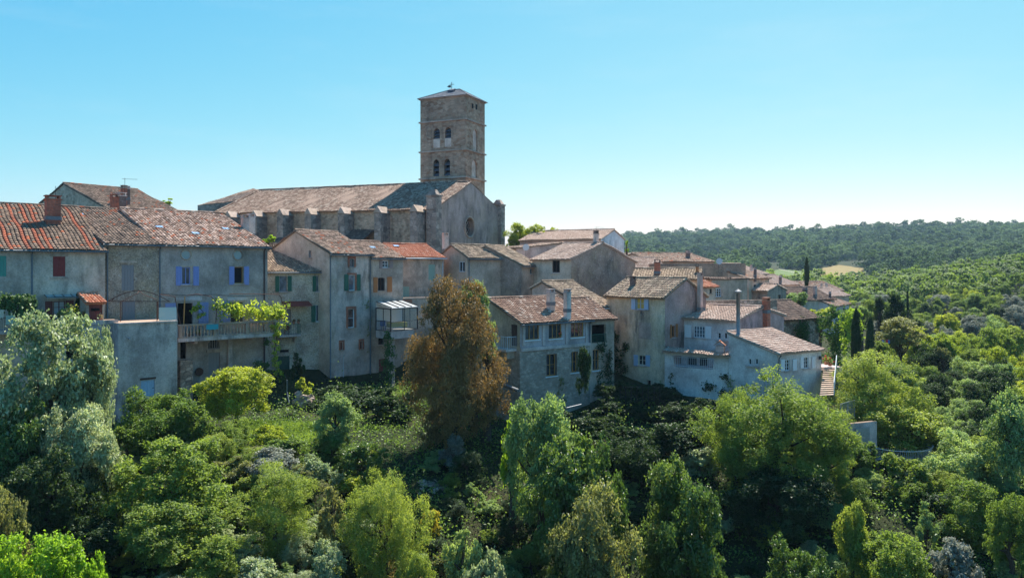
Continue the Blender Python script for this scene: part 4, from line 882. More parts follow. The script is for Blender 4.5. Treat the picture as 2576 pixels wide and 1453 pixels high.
# overgrown balcony at the far left
P = hA.pl['F']; off = 2.0; a0, z0 = P.loc(-70, 828, off); a1 = P.loc(84, 828, off)[0]
lb = root('balcony', P.pt(a0, z0 - .2), 'overgrown balcony with thin railings at the far left', 'balcony'); MB().box(P.pt(a0, z0 - .45, .01), P.e3 * (a1 - a0), P.n3 * off, ZU * .25).build('slab', M['conc'], lb)
g = MB(); 
for k in range(26): a = a0 + .1 + (a1 - a0 - .2) * k / 25; g.tube([P.pt(a, z0 - .2, off - .06), P.pt(a, z0 + .75, off - .06)], .012, 4)
g.tube([P.pt(a0, z0 + .75, off - .06), P.pt(a1, z0 + .75, off - .06)], .025, 4); g.build('railing', M['rust'], lb)
P2 = Pl(hA.P0 + hA.pl['F'].n * 1.7, hA.P1 + hA.pl['F'].n * 1.7)
ivy('dense leafy creeper covering the far left balcony', P2, [(10, 760, 40, 16), (52, 778, 36, 34), (70, 800, 22, 42), (20, 752, 62, 12), (-20, 770, 30, 25), (62, 758, 26, 16)], 230, .22, 'ivy', .9, off=-.3)
for (x0, y0, x1, y1, mt, lbl) in [(12, 792, 35, 815, 'sage', 'pale grey cloth drying under the creeper of the far left balcony'), (-4, 778, 6, 800, 'cream', 'white cloth drying at the very left edge of the picture')]:
    r = P2.rect(x0, y0, x1, y1); g = MB()
    for k in range(6): g.box(P2.pt(r[0] + (r[2] - r[0]) * k / 6, r[1] + .04 * (k % 3), .55 + .02 * (k % 2)), P2.e3 * (r[2] - r[0]) / 6, P2.n3 * .015, ZU * (r[3] - r[1] - .04 * (k % 3)))
    tag(g.build('laundry', M[mt], o3=P2.pt(r[0], r[1], .5)), lbl, 'laundry')
# stone pier under the balcony, plates on the wall
P = Pl(hB2.P0 + hB2.pl['F'].n * 1.9, hB2.P1 + hB2.pl['F'].n * 1.9); r = P.rect(454, 906, 485, 985)
tag(MB().box(P.pt(r[0], -13, -1.), P.e3 * (r[2] - r[0]), P.n3 * 1., ZU * (r[3] + 13)).build('stone_pier', M['stone_wall'], o3=P.pt(r[0], -13)), 'short rubble stone pier standing below the balcony', 'pier')
P = hB2.pl['F']; c = P.pt(*P.loc(499.5, 934), .1); tag(MB().tube([c, c + P.n3 * .12], .36, 16).build('round_lid', M['rust'], o3=c), 'round rusty lid leaning on the ochre wall below the balcony', 'lid')

# ------------------------------------------------------------------ green shuttered house, tall brick-trimmed house and neighbours
hC = House('village_house', 'rubble stone house with dark green shutters left of the tall narrow house', 'house', (655, 75.6), (833, 79.4), 11.5, -12.5, 682.5, 'gx', 2.85, .9, 'pl_c', 't_old', tw=.28)
hC.win('F', 703, 694, 722, 733, 1, 1, 'greyw', 'glassb'); hC.shut('F', 692, 694, 702, 734, 'green'); hC.shut('F', 723.5, 694, 733.5, 732, 'green')
hC.win('F', 795, 694, 812, 733, 1, 1, 'greyw', 'glassb'); hC.shut('F', 786, 694, 795, 733, 'green'); hC.shut('F', 814, 694, 823, 732, 'green')
hC.win('F', 794.5, 766, 813, 809, 2, 1, 'white', 'glass'); hC.shut('F', 782.5, 768, 794, 810, 'green'); hC.shut('F', 814.5, 768, 825, 808, 'green')
hC.door('F', 714, 778, 732, 828, 'greyw'); hC.door('F', 699, 895.5, 728.6, 946, 'dgreen'); hC.win('F', 704, 879, 727, 886, 1, 1, 'brownm', 'dark', sill='cap'); hC.gutter(); hC.done()
P = hC.pl['F']; r = P.rect(708, 762, 776, 774); aw = tag(MB().box(P.pt(r[0], r[3] + .15, .02), P.e3 * (r[2] - r[0]), P.n3 * 1.3 - ZU * .42, ZU * .04).build('awning', M['awn'], o3=P.pt(r[0], r[3])), 'red sloping awning above the small balcony of the green shuttered house', 'awning')
off = 1.1; a0, z0 = P.loc(703, 843, off); a1 = P.loc(757, 843, off)[0]
lb = root('balcony', P.pt(a0, z0 - .2), 'small balcony with green railings under the red awning', 'balcony'); MB().box(P.pt(a0, z0 - .2, .01), P.e3 * (a1 - a0), P.n3 * off, ZU * .2).build('slab', M['conc'], lb)
g = MB()
for k in range(13): a = a0 + .04 + (a1 - a0 - .08) * k / 12; g.tube([P.pt(a, z0, off - .05), P.pt(a, z0 + 1., off - .05)], .014, 4)
for k in range(5): g.tube([P.pt(a1 - .04, z0, .1 + k * .22), P.pt(a1 - .04, z0 + 1., .1 + k * .22)], .014, 4)
g.tube([P.pt(a0, z0 + 1., off - .05), P.pt(a1, z0 + 1., off - .05)], .025, 4); g.build('railing', M['green'], lb); MB().box(P.pt(a1 - .5, z0 - .75, .01), P.e3 * .25, P.n3 * .7, ZU * .54).build('bracket', M['cap'], lb)
c = P.pt(a0 + (a1 - a0) * .42, z0, .5); ch = root('garden_chair', c, 'red folding chair on the small green railed balcony', 'chair'); MB().cbox(c + ZU * .45, .42, .4, .04).build('seat', M['red'], ch); MB().cbox(c + Vector((0, .2, .5)), .42, .04, .42).build('backrest', M['red'], ch)
for sx in (-1, 1):
    for sy in (-1, 1): MB().tube([c + Vector((sx * .18, sy * .17, 0)), c + Vector((sx * .18, sy * .17, .45))], .018, 4).build('leg', M['red'], ch)
for i, x in enumerate((740, 752)):
    a = P.loc(x, 812, off)[0]; c = P.pt(a, z0 + 1.03, off - .12); r = root('flower_pot', c, ('left' if i == 0 else 'right') + ' one of two flower pots on the green railing', 'pot'); MB().lathe(c, [(.1, 0), (.15, .22), (.13, .22)]).build('pot', M['terra'], r); rg = np.random.RandomState(i); leafcloud('plant', np.array(c) + [0, 0, .33] + rg.normal(0, .08, (70, 3)), rg.normal(0, 1, (70, 3)), .1, LM['rust'], rg, .7, r)

hD = House('village_house', 'tall narrow grey house with brick trimmed windows stacked above each other', 'house', (829, 77.6), (933, 81.6), 11.5, -12.6, 636, 'gx', 2.35, .5, 'pl_d', 't_mix', tw=.27, gable={'L': 'pl_h'})
hD.win('F', 879, 650, 891, 671.5, 1, 1, 'greyw', 'glass', .4, 'cap', surround='brick', sw=.22); hD.win('F', 877, 691, 893, 731, 1, 1, 'white', 'glassb', .4, 'cap', surround='brick', sw=.2)
hD.shut('F', 865.5, 690, 876, 731, 'green'); hD.shut('F', 897, 690, 906.5, 731, 'green')
hD.win('F', 875.3, 776, 891.5, 824, 1, 2, 'white', 'glass', .4, 'cap', surround='brick', sw=.24)
for (x0, x1, y0, y1) in [(856.5, 862.5, 860, 880), (906, 912, 857, 878)]: hD.win('F', x0, y0, x1, y1, 1, 1, 'brick', 'dark', .8, 'cap', surround='brick', sw=.2)
hD.win('L', 776.6, 629, 783.5, 648, 1, 1, 'greyw', 'glassb', sill='cap', dep=.1); hD.pipe('F', 829.8, 640, 955); hD.pipe('F', 930, 642, 956); hD.pipe('F', 862, 890, 955, 'whitem', .025); hD.gutter(); hD.antenna(908, 590, 627, 86, 'mast'); hD.antenna(854, 566, 586, 84, 'mast'); hD.done()

hE = House('village_house', 'grey house with open orange shutters beside the tall narrow house', 'house', (934, 81.6), (1014, 84.2), 9, -12.3, 647, 'gx', 1.75, .55, 'pl_e', 't_mix', tw=.27)
hE.win('F', 962, 655, 977, 673, 2, 2, 'white', 'glass'); hE.shut('F', 954, 654, 961.5, 675, 'pinkw', np_=3); hE.shut('F', 979, 654, 988, 675, 'pinkw', np_=3)
hE.win('F', 951, 698, 968, 731, 2, 1, 'brownm', 'dark', .25, 'cap'); hE.shut('F', 938.6, 697, 949.5, 735, 'orange'); hE.shut('F', 973.5, 696, 985.5, 734, 'orange')
hE.win('F', 952, 846, 966, 866, 1, 1, 'brownm', 'dark'); hE.door('F', 953, 902, 976, 952, 'red2'); hE.gutter(); hE.skylight(937, 625); hE.done()
# glazed veranda on a slab
P = hE.pl['F']; a0, _ = P.loc(946, 830, 1.8); off = 3.0
vx = [U(946, 830, 79.9), U(983, 834, 77.6), U(1050, 829, 81.5)]; z0 = Z(833, 78.5); z1 = Z(776, 78.5)
vr = root('glazed_veranda', V3(vx[0], z0), 'glass veranda with black frame and white roof hanging on the orange shuttered house', 'veranda')
p = [v.xy for v in vx]; p.append(p[2] + (p[0] - p[1]))
g = MB(); g.poly([V3(q, z0) for q in p]); g.poly([V3(q, z0 - .75) for q in p])
for k in range(4): g.poly([V3(p[k], z0), V3(p[(k + 1) % 4], z0), V3(p[(k + 1) % 4], z0 - .75), V3(p[k], z0 - .75)])
g.build('floor_slab', M['conc'], vr)
g = MB()
for k, (A, B, n) in enumerate(((p[0], p[1], 2), (p[1], p[2], 2), (p[2], p[3], 2))):
    for i in range(n + 1): q = A.lerp(B, i / n); g.cbox(V3(q, z0 + .01), .1 if i % n == 0 else .06, .1 if i % n == 0 else .06, z1 - z0, .5)
    for zz, r_ in ((z0 + .05, .04), (z1, .055)): g.tube([V3(A, zz), V3(B, zz)], r_, 4)
    if k == 0: g.tube([V3(A, z0 + 1.), V3(B, z0 + 1.)], .04, 4)
g.build('frame', M['iron'], vr)
g = MB()
for A, B in ((p[0], p[1]), (p[1], p[2]), (p[2], p[3])): g.poly([V3(A, z0), V3(B, z0), V3(B, z1), V3(A, z1)])
g.build('glazing', M['cglass'], vr)
bz = z1 + .62; hi = [V3(p[3], bz), V3(p[0], bz)]; lo = [V3(p[1].lerp(p[0], -.06), z1 + .1), V3(p[2].lerp(p[3], -.06), z1 + .1)]
g = MB(); rfp = [lo[0], lo[1], hi[0], hi[1]]; g.poly(rfp); g.poly([q - ZU * .06 for q in rfp]); 
for k in range(4): g.poly([rfp[k], rfp[(k + 1) % 4], rfp[(k + 1) % 4] - ZU * .06, rfp[k] - ZU * .06])
g.build('roof', M['poly'], vr); g = MB()
for i in range(5): g.tube([lo[0].lerp(lo[1], i / 4) + ZU * .04, hi[1].lerp(hi[0], i / 4) + ZU * .04], .05, 4)
g.build('rafter', M['iron'], vr)
MB().poly([V3(p[3], z0), V3(p[0], z0), V3(p[0], bz), V3(p[3], bz)]).build('back_wall', M['white'], vr)
cc = sum((V3(q, z0) for q in p), Vector()) / 4; tb = root('dining_table', cc, 'table under a yellow cloth inside the glass veranda', 'table'); MB().cbox(cc + ZU * .7, 1.9, .9, .05, .45).build('tabletop', M['wood'], tb); MB().cbox(cc + ZU * .3, 1.96, .96, .46, .45).build('tablecloth', M['yellow'], tb)
g = MB(); q = cc + Vector((-1.3, -.6, 0)); dc = root('garden_chair', q, 'blue plastic chair left of the table inside the glass veranda', 'chair'); MB().cbox(q + ZU * .42, .5, .5, .05, .4).build('seat', M['bluec'], dc); MB().cbox(q + Vector((-.1, .22, .47)), .5, .05, .5, .4).build('backrest', M['bluec'], dc)
for sx in (-1, 1):
    for sy in (-1, 1): MB().tube([q + Vector((sx * .2, sy * .2, 0)), q + Vector((sx * .2, sy * .2, .42))], .02, 4).build('leg', M['bluec'], dc)
for k in range(1, 2): 
    g = MB(); A, B = V3(p[0], z0), V3(p[1], z0)
    for i in range(15): q = A.lerp(B, i / 14); g.tube([q, q + ZU * .95], .015, 4)
    A, B = V3(p[1], z0), V3(p[2], z0)
    g.tube([A + ZU * .95, B + ZU * .95], .025, 4); g.build('railing', M['iron'], vr)
ivy('dark ivy column climbing up to the glass veranda', Pl(p[1] - Vector((.3, -.3)), p[1] + Vector((1.6, .3))), [(978, 850, 11, 26), (980, 890, 13, 40), (979, 935, 14, 32), (976, 915, 10, 60)], 120, .17, 'ivy', .4)
pp = XY(979, 78.6); tag(MB().box(V3(pp, -12.6), (.5, 0, 0), (0, .5, 0), ZU * (z0 - .76 + 12.6)).build('support_post', M['conc'], o3=V3(pp, -12.6)), 'ivy covered post carrying the glass veranda', 'post')

hF = House('village_house', 'cream house with a new orange tile roof in front of the church gable', 'house', (1008, 87.6), (1117, 90.2), 9, -6, 646.5, 'gx', 1.55, .6, 'pl_f', 't_or', tw=.25)
hF.shut('F', 1078, 665, 1094.5, 705.6, 'sage', closed=True); hF.shut('F', 1013, 720, 1030, 747, 'sage', closed=True); hF.pipe('F', 1113, 655, 745, 'whitem'); hF.gutter('whitem'); hF.skylight(996, 622); hF.done()
w1 = House('retaining_wall', 'low brown terrace wall with a pale coping below the cream house', 'wall', (1014, 84.4), (1090, 86), 1.2, -12, 751, 'flat', 0, wall='pl_g'); w1.slab('F', 1014, 748, 1090, 751.5, 'cap', 'coping', -.6, .66); w1.slab('F', 1015, 752, 1036, 768, 'terra', 'plaster_patch'); w1.done()

# grey-beige house with the bent roof
hG = House('village_house', 'grey beige house with a bent tiled roof below the church front', 'house', (1176, 88), (1271, 91), 6.6, -6.5, 647.5, 'gx', 1.45, .52, 'pl_g', 't_old', tw=.28)
hG.win('L', 1155, 657.5, 1169.5, 683.5, 2, 1, 'white', 'glass', sill='cap', dep=.12); hG.pipe('F', 1179, 652, 745); hG.gutter(); hG.chim(1114, 593, 1127, 628, 94, 'chim_pale', 'chim_pale'); hG.done()
q1 = XY(1271, 91.0); fwd = -hG.back
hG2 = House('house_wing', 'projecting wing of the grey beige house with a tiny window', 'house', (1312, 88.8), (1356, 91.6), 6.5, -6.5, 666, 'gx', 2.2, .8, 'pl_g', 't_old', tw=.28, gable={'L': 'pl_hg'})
hG2.win('F', 1333, 676, 1339.5, 688.6, 1, 1, 'greyw', 'glassb'); hG2.pipe('F', 1351, 672, 748); hG2.gutter(); hG2.done()

# tall block with the dark gable
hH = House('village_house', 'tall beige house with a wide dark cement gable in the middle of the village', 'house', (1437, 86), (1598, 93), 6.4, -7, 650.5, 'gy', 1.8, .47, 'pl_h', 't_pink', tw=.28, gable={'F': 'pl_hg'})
hH.win('L', 1389, 654, 1408, 685, 2, 1, 'brownm', 'dark', sill='conc'); hH.win('L', 1389, 721.5, 1405, 761, 3, 1, 'iron', 'dark', sill=None); hH.chim(1494, 588, 1505, 615, 90.5, 'chim_pale', 'chim_dark'); hH.done()

# house with three wooden windows on its stone base
hI = House('village_house', 'house with wooden framed windows in a row above a rubble stone base', 'house', (1308, 64), (1483, 69.2), 7.5, -14, 811, 'shed', 3.0, 1., 'pl_i', 't_red', tw=.27, gable={'L': 'pl_g'})
hI.ze = Z(811, 64); hI.rt = 'gx'; hI.rf = .56; hI.rise = 1.75
for (x0, y0, x1, y1) in [(1321, 817, 1356, 854), (1380.6, 814.5, 1412.4, 851), (1436, 812, 1467.8, 847.5)]:
    hI.win('F', x0, y0, x1, y1, 3, 1, 'wood', 'glass', sill='white', dep=.12, fw=.06)
for (x0, y0, x1, y1) in [(1373.7, 890, 1400, 945), (1436, 884, 1453, 936)]: hI.win('F', x0, y0, x1, y1, 2, 2, 'wood', 'glass', sill='white', dep=.25, fw=.07)
hI.slab('F', 1309, 868, 1482, 876, 'conc', 'ledge', .056, .12)
for x in (1317, 1367, 1425, 1475): hI.slab('F', x - 3, 812, x + 3, 868, 'conc', 'pilaster', .004, .08)
P = hI.pl['F']; a, z = P.loc(1395, 873); g = MB()
for (b0_, b1_, y0, y1) in [(0, P.W, 876.5, None)]: pass
wz = P.loc(1395, 876)[1]
hs = [[(q[0], q[1]) for q in h] for h in P.holes if max(p[1] for p in h) < wz]
PB = Pl(hI.P0 + P.n * .06, hI.P1 + P.n * .06); PB.holes = hs; wall(g, PB, [(-.06, -14), (P.W, -14), (P.W, wz), (-.06, wz)], .28); g.poly([PB.pt(-.06, wz), PB.pt(PB.W, wz), PB.pt(PB.W, wz, -.06), PB.pt(-.06, wz, -.06)]); 
g.poly([hI.P(-.06, -.06, -14), hI.P(-.06, hI.k, -14), hI.P(-.06, hI.k, wz), hI.P(-.06, -.06, wz)]); g.build('stone_base', M['stone_i'], hI.root)
hI.door('L', 1285, 816, 1301, 870, 'brownm'); hI.gutter(); hI.pipe('F', 1482, 806, 865)
hI.chim(1377, 737, 1394, 762, 68.5, 'chim_pale', 'conc'); hI.chim(1419.5, 737, 1434.5, 779, 67.6, 'chim_pale', 'conc'); hI.done()
P = hI.pl['L']; off = 1.1; a0, z0 = P.loc(1264, 873, off); a1 = P.loc(1300, 873, off)[0]
lb = root('balcony', P.pt(a0, z0 - .2), 'side balcony with white railings on the wooden windowed house', 'balcony'); z0 = Z(873, 65.5); a0, a1 = hI.k - 3.9, hI.k - .35
MB().box(P.pt(a0, z0 - .2, .07), P.e3 * (a1 - a0), P.n3 * off, ZU * .2).build('slab', M['conc'], lb); g = MB()
for k in range(16): a = a0 + .04 + (a1 - a0 - .08) * k / 15; g.tube([P.pt(a, z0, off - .05), P.pt(a, z0 + 1., off - .05)], .016, 4)
for k in range(5): g.tube([P.pt(a1 - .04, z0, .1 + k * .22), P.pt(a1 - .04, z0 + 1., .1 + k * .22)], .016, 4)
g.tube([P.pt(a0, z0 + 1., off - .05), P.pt(a1 - .04, z0 + 1., off - .05), P.pt(a1 - .04, z0 + 1., .06)], .025, 4); g.build('railing', M['whitem'], lb); MB().box(P.pt(a1 - .5, z0 - .8, .07), P.e3 * .25, P.n3 * .8, ZU * .59).build('bracket', M['cap'], lb)
c = U(1408, 851, 66.2); pot(1409, 848.5, 66.0, .11, 'red flowers in a pot on the sill of the middle wooden window', 'mid', 'flower')
# loggia to its right
hI2 = House('house_wing', 'loggia wing with a dark opening and railing beside the wooden windowed house', 'house', (1484, 69.4), (1545, 71.3), 6, -14, 801.5, 'gx', 1.6, .56, 'pl_g', 't_red', tw=.27)
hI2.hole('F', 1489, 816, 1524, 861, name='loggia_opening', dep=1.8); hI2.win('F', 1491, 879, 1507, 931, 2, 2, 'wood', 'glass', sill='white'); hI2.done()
P = hI2.pl['F']; r = P.rect(1489, 840, 1524, 861); g = MB()
for k in range(14): a = r[0] + (r[2] - r[0]) * k / 13; g.tube([P.pt(a, r[1], .06), P.pt(a, r[3], .06)], .016, 4)
g.tube([P.pt(r[0], r[3], .06), P.pt(r[2], r[3], .06)], .025, 4); g.build('railing', M['green'], hI2.root)

# small lean roof behind
hK = House('village_house', 'low house with a buff tile roof squeezed below the dark cement gable', 'house', (1470, 73.5), (1546, 76.5), 7, -9, 773, 'gx', 2.3, .8, 'pl_h', 't_old', tw=.28, gable={'F': 'pl_far'}); hK.gutter('whitem'); hK.done()

# streaked tower house
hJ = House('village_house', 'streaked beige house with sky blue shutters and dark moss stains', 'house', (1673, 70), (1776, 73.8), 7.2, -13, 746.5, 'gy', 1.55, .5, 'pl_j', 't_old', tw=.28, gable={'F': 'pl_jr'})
hJ.win('L', 1600, 748, 1620.5, 778, 2, 2, 'lblue', 'yellow', dep=.12); hJ.shut('L', 1589, 746, 1599.5, 778, 'lblue'); hJ.shut('L', 1621, 747, 1632, 779, 'lblue')
hJ.win('L', 1606, 893, 1624, 918, 2, 2, 'cream', 'glass', dep=.12); hJ.shut('L', 1595, 892, 1605.5, 920, 'lblue'); hJ.shut('L', 1625, 893, 1636, 921, 'lblue')
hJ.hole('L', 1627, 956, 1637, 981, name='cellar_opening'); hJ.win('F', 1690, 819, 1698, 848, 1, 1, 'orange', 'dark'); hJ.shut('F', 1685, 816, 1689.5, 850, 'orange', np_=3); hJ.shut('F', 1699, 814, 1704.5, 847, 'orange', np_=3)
hJ.slab('L', 1607, 811, 1638, 852, 'pl_e', 'plaster_patch', .003, .012); hJ.chim(1586, 704, 1598, 736, 75.2, 'chim_dark', 'chim_dark', drop=.8); hJ.done()
hJ2 = House('village_house', 'house with a lit buff roof and a red brick chimney behind the streaked house', 'house', (1590, 84), (1760, 82), 7, -7, 701, 'gx', 1.0, .5, 'pl_far', 't_old', tw=.28)
hJ2.chim(1646, 661, 1661, 684, 84.5, 'brick', 'chim_dark'); hJ2.chim(1750, 671, 1758, 700, 84, 'orange', 'chim_dark'); hJ2.done()

# lilac-white house, its annex and terrace
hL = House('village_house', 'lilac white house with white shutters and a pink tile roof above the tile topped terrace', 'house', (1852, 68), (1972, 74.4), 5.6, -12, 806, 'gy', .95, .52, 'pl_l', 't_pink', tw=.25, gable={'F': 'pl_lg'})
hL.win('L', 1745, 820, 1773, 849, 4, 3, 'white', 'glassb', dep=.1, fw=.05); hL.shut('L', 1723, 817, 1740, 848, 'white'); hL.shut('L', 1775, 820, 1790.5, 852, 'white')
for x in (1805.7, 1821.7): hL.win('L', x, 836, x + 8, 852, 1, 1, 'white', 'glass', True, None, .1, .05)
hL.slab('L', 1801, 855, 1831, 858.5, 'conc', 'sill', .004, .14); hL.chim(1919, 758, 1936, 782, 71.5, 'brick', 'terra', drop=1.4); hL.chim(1755, 695, 1767, 775, 72.6, 'pl_pink', 'pl_pink', drop=1.); hL.done()
hM = House('house_annex', 'white annex with a pinkish shed roof and two white shuttered windows beside the outdoor stairs', 'house', (1955, 62), (2066, 65.6), 4.7, -12.6, 889.5, 'shed', 1.3, 1., 'pl_m', 't_pink', tw=.24, ov=.25)
for (x0, x1, s0, s1, t0, t1, y0, y1) in [(1974, 1987, 1963, 1973, 1993, 2003, 904, 932), (2021, 2034, 2012, 2020.5, 2041, 2049.6, 898, 926)]:
    hM.win('F', x0, y0, x1, y1, 2, 3, 'white', 'glass', dep=.12, fw=.05); hM.shut('F', s0, y0 - .5, s1, y1 + .5, 'white'); hM.shut('F', t0, y0 - 1, t1, y1, 'white')
for x in (1882.6, 1899.6): hM.win('L', x, 901, x + 7.4, 917, 1, 1, 'white', 'glass', True, None, .1, .05)
hM.slab('L', 1877, 919, 1910, 923, 'conc', 'sill', .004, .14); hM.pipe('F', 1957, 893, 945)
c0 = U(1857, 838, 65.6); c1 = U(1857, 738, 65.6); fl = MB().tube([c0 - ZU * .8, c1], .16, 10).build('flue_pipe', M['steel'], hM.root, True); MB().lathe(c1 + ZU * .02, [(.2, 0), (.3, .08), (.3, .16), (.05, .35)], 10).build('cowl', M['steel'], fl)
P = hM.pl['F']; p0 = P.pt(*P.loc(2058, 903), .05); lm = MB().cbox(p0 + P.n3 * .12, .16, .16, .28).build('wall_lamp', M['iron'], hM.root); MB().box(p0, P.n3 * .14, P.e3 * .04, ZU * .04).build('bracket', M['iron'], lm); hM.done()
# tile topped terrace wall
P = Pl(XY(1672, 69.6), XY(1838, 65.9)); tw_ = root('terrace_wall', P.pt(P.W / 2, -12.5), 'white terrace wall topped with a strip of tiles and a railed opening', 'terrace wall')
zt2 = P.loc(1760, 889)[1]; r = P.rect(1691, 897, 1797, 926); P.holes.append([(r[0] + .25, r[1]), (r[2] - .15, r[1]), (r[2], r[3]), (r[0], r[3])])
g = MB(); wall(g, P, [(0, -12.8), (P.W, -12.8), (P.W, zt2), (0, zt2)], .3); g.build('wall', M['pl_m'], tw_)
g = MB(); tiles(g, [P.pt(-.1, zt2 - .0, .4), P.pt(P.W + .05, zt2 - .0, .4), P.pt(P.W + .05, zt2 + .22, -.6), P.pt(-.1, zt2 + .22, -.6)], tw=.24, tl=.42); g.build('tile_coping', M['t_pink'], tw_, ab=True)
g = MB()
for k in range(22): a = r[0] + .12 + (r[2] - r[0] - .25) * k / 21; g.tube([P.pt(a, r[1], -.08), P.pt(a, r[3] - .1, -.08)], .014, 4)
for zz in (r[1] + .12, r[1] + .9): g.tube([P.pt(r[0], zz, -.08), P.pt(r[2], zz, -.08)], .022, 4)
g.build('railing', M['whitem'], tw_); MB().poly([P.pt(-.0, r[1] - .02, -.3), P.pt(P.W, r[1] - .02, -.3), P.pt(P.W, r[1] - .02, -3), P.pt(0, r[1] - .02, -3)]).build('floor', M['conc'], tw_)
MB().poly([P.pt(0, r[1] - .02, -2.6), P.pt(P.W, r[1] - .02, -2.6), P.pt(P.W, zt2, -2.6), P.pt(0, zt2, -2.6)]).build('back_wall', M['pl_l'], tw_)
g = MB()
for x0, x1 in ((1730, 1752), (1760, 1778)):
    q = P.rect(x0, 898, x1, 926, -2.5); g.box(P.pt(q[0], q[1], -2.58), P.e3 * (q[2] - q[0]), P.n3 * .05, ZU * (q[3] - q[1]))
g.build('window', M['glass'], tw_)
c = U(1812, 882, 67); r_ = root('barbecue_chimney', c, 'little tile roofed chimney standing on the terrace coping', 'chimney'); MB().cbox(c - ZU * .1, .7, .6, .55, -.4).build('body', M['conc'], r_); g = MB(); e = Vector((math.cos(-.4), math.sin(-.4), 0)); n_ = Vector((-e.y, e.x, 0)); t_ = c + ZU * .46
for s in (-1, 1): g.box(t_ + e * s * .5 - n_ * .4, -e * s * .56 + ZU * .42, n_ * .8, ZU * .05)
g.build('cap', M['terra'], r_)
# outdoor stairs
s0, s1 = V3(XY(2072, 66.5), Z(924, 66.5)), V3(XY(2062, 60.5), Z(995, 60.5)); st = root('outdoor_stairs', s1, 'concrete outdoor stairs with a pale handrail beside the white annex', 'stairs'); N = 14; sd = Vector((1.25, .35, 0))
g = MB()
for k in range(N):
    q = s1.lerp(s0, k / N); dlt = (s0 - s1) / N; g.box(V3(q, q.z), sd, V3(dlt.xy * 1.15, 0), ZU * dlt.z * .45)
g.build('steps', M['pl_g'], st)
g = MB()
for s in (0, 1):
    b = sd * s; g.poly([s1 + b - ZU * .5, s0 + b - ZU * .3, s0 + b + ZU * .05, s1 + b]); 
g.build('stringer', M['conc'], st); g = MB(); b = sd
g.tube([s1 + b + ZU * 1., s0 + b + ZU * 1.0], .03, 5); g.tube([s1 + b + ZU * .55, s0 + b + ZU * .55], .025, 5)
for k in range(6): q = s1.lerp(s0, k / 5) + b; g.tube([q, q + ZU * 1.], .03, 5)
g.build('handrail', M['whitem'], st)
lp = MB().box(V3(s0.xy, s0.z - .25), (1.8, .5, 0), (-.8, 2.2, 0), ZU * .25).build('landing', M['conc'], st); pot(2079, 917, 66.8, .22, 'pot of red flowers at the top of the outdoor stairs', 'mid', 'flower'); pot(2088, 920, 67, .2, 'second pot of red flowers on the stair landing, further right', 'mid', 'flower')

# ------------------------------------------------------------------ houses further back
def far(label, L, R, k, base, ey, rt, rise, rf, wall_, roof_, gable=None, wins=(), chims=(), **kw):
    h = House('village_house', label, 'house', L, R, k, base, ey, rt, rise, rf, wall_, roof_, gable=gable, lod=kw.pop('lod', True), tw=kw.pop('tw', .34), **kw)
    for w in wins: h.win(*w[:5], nx=w[5] if len(w) > 5 else 2, ny=w[6] if len(w) > 6 else 2, fr=w[7] if len(w) > 7 else 'white', sill='cap', dep=.12)
    for c in chims: h.chim(*c)
    h.done(); return h
far('house with a pale gable behind the red and brown roofs at the upper left', (70, 100), (336, 85.7), 9.2, -1, 537, 'gy', 3.2, .376, 'stone_ch', 't_b1', chims=[(305, 474, 318, 500, 92, 'brick', 'cap'), (316, 476, 326, 498, 92.5, 'chim_dark', 'conc')], lod=False, tw=.32).antenna(314, 448, 476, 88)
far('white gabled house with a wide pink roof standing highest on the village skyline', (1512, 112), (1570, 121), 13, -4, 600, 'gy', 1.5, .55, 'pl_pink', 't_pink', {'F': 'pl_white'}, chims=[], tw=.3).antenna(1500, 570, 600, 112)
far('pink rendered house with a sloping parapet left of the tall dark gable', (1299, 100), (1417, 103), 8, -4, 624, 'sidex', .8, .5, 'pl_pink', 't_mix').antenna(1323, 588, 650, 99, 'dish')
far('brown rubble house with a broad blank wall behind the orange chimney', (1694, 104), (1876, 106), 9, -6, 662, 'flat', 0, .5, 'pl_brown', 't_mix')
far('house with a ridge roof and a stubby chimney behind the broad brown wall', (1640, 128), (1795, 133), 12, -4, 657, 'gx', 1.4, .5, 'pl_far', 't_mix', chims=[(1726, 636, 1735, 648, 134, 'chim_dark', 'conc')]).antenna(1808, 640, 668, 104, 'dish')
far('small house with a pinkish roof just right of the dark cement gable', (1590, 112), (1680, 114), 8, -4, 674, 'gx', 1.5, .5, 'pl_far', 't_pink')
far('tiny house with a lit roof peeping over the dark cement gable', (1580, 140), (1628, 141), 8, -4, 652, 'gx', 1., .5, 'pl_far', 't_pink')
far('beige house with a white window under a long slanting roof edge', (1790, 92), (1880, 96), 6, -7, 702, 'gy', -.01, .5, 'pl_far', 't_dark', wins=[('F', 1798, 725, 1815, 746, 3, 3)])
far('low house with an orange tiled slope left of the beige house', (1762, 86), (1800, 90), 5, -7, 720, 'gx', 1.0, .5, 'pl_h', 't_or', wins=[('F', 1785, 726, 1791, 738, 1, 1, 'brownm')])
far('narrow house with a grey roof at the right end of the broad brown wall', (1884, 104), (1935, 113), 8, -7, 700, 'gx', 1.2, .5, 'pl_far', 't_mix', chims=[(1896, 678, 1903, 692, 106, 'chim_dark', 'conc')], wins=[('F', 1896, 716, 1902, 728, 1, 1, 'brownm')])
far('brown house with a lit roof and a pipe chimney along the back street', (1878, 118), (1930, 124), 9, -6, 689, 'gx', 1.5, .5, 'pl_brown', 't_pink', chims=[(1887, 672, 1893, 684, 121, 'chim_pale', 'conc')])
far('grey garage with a pale tiled roof among the back gardens', (1931, 104), (1978, 110), 5, -7, 731, 'gy', .75, .5, 'pl_hg', 't_pink', wins=[('F', 1957, 741, 1964, 752, 1, 1, 'brownm')])
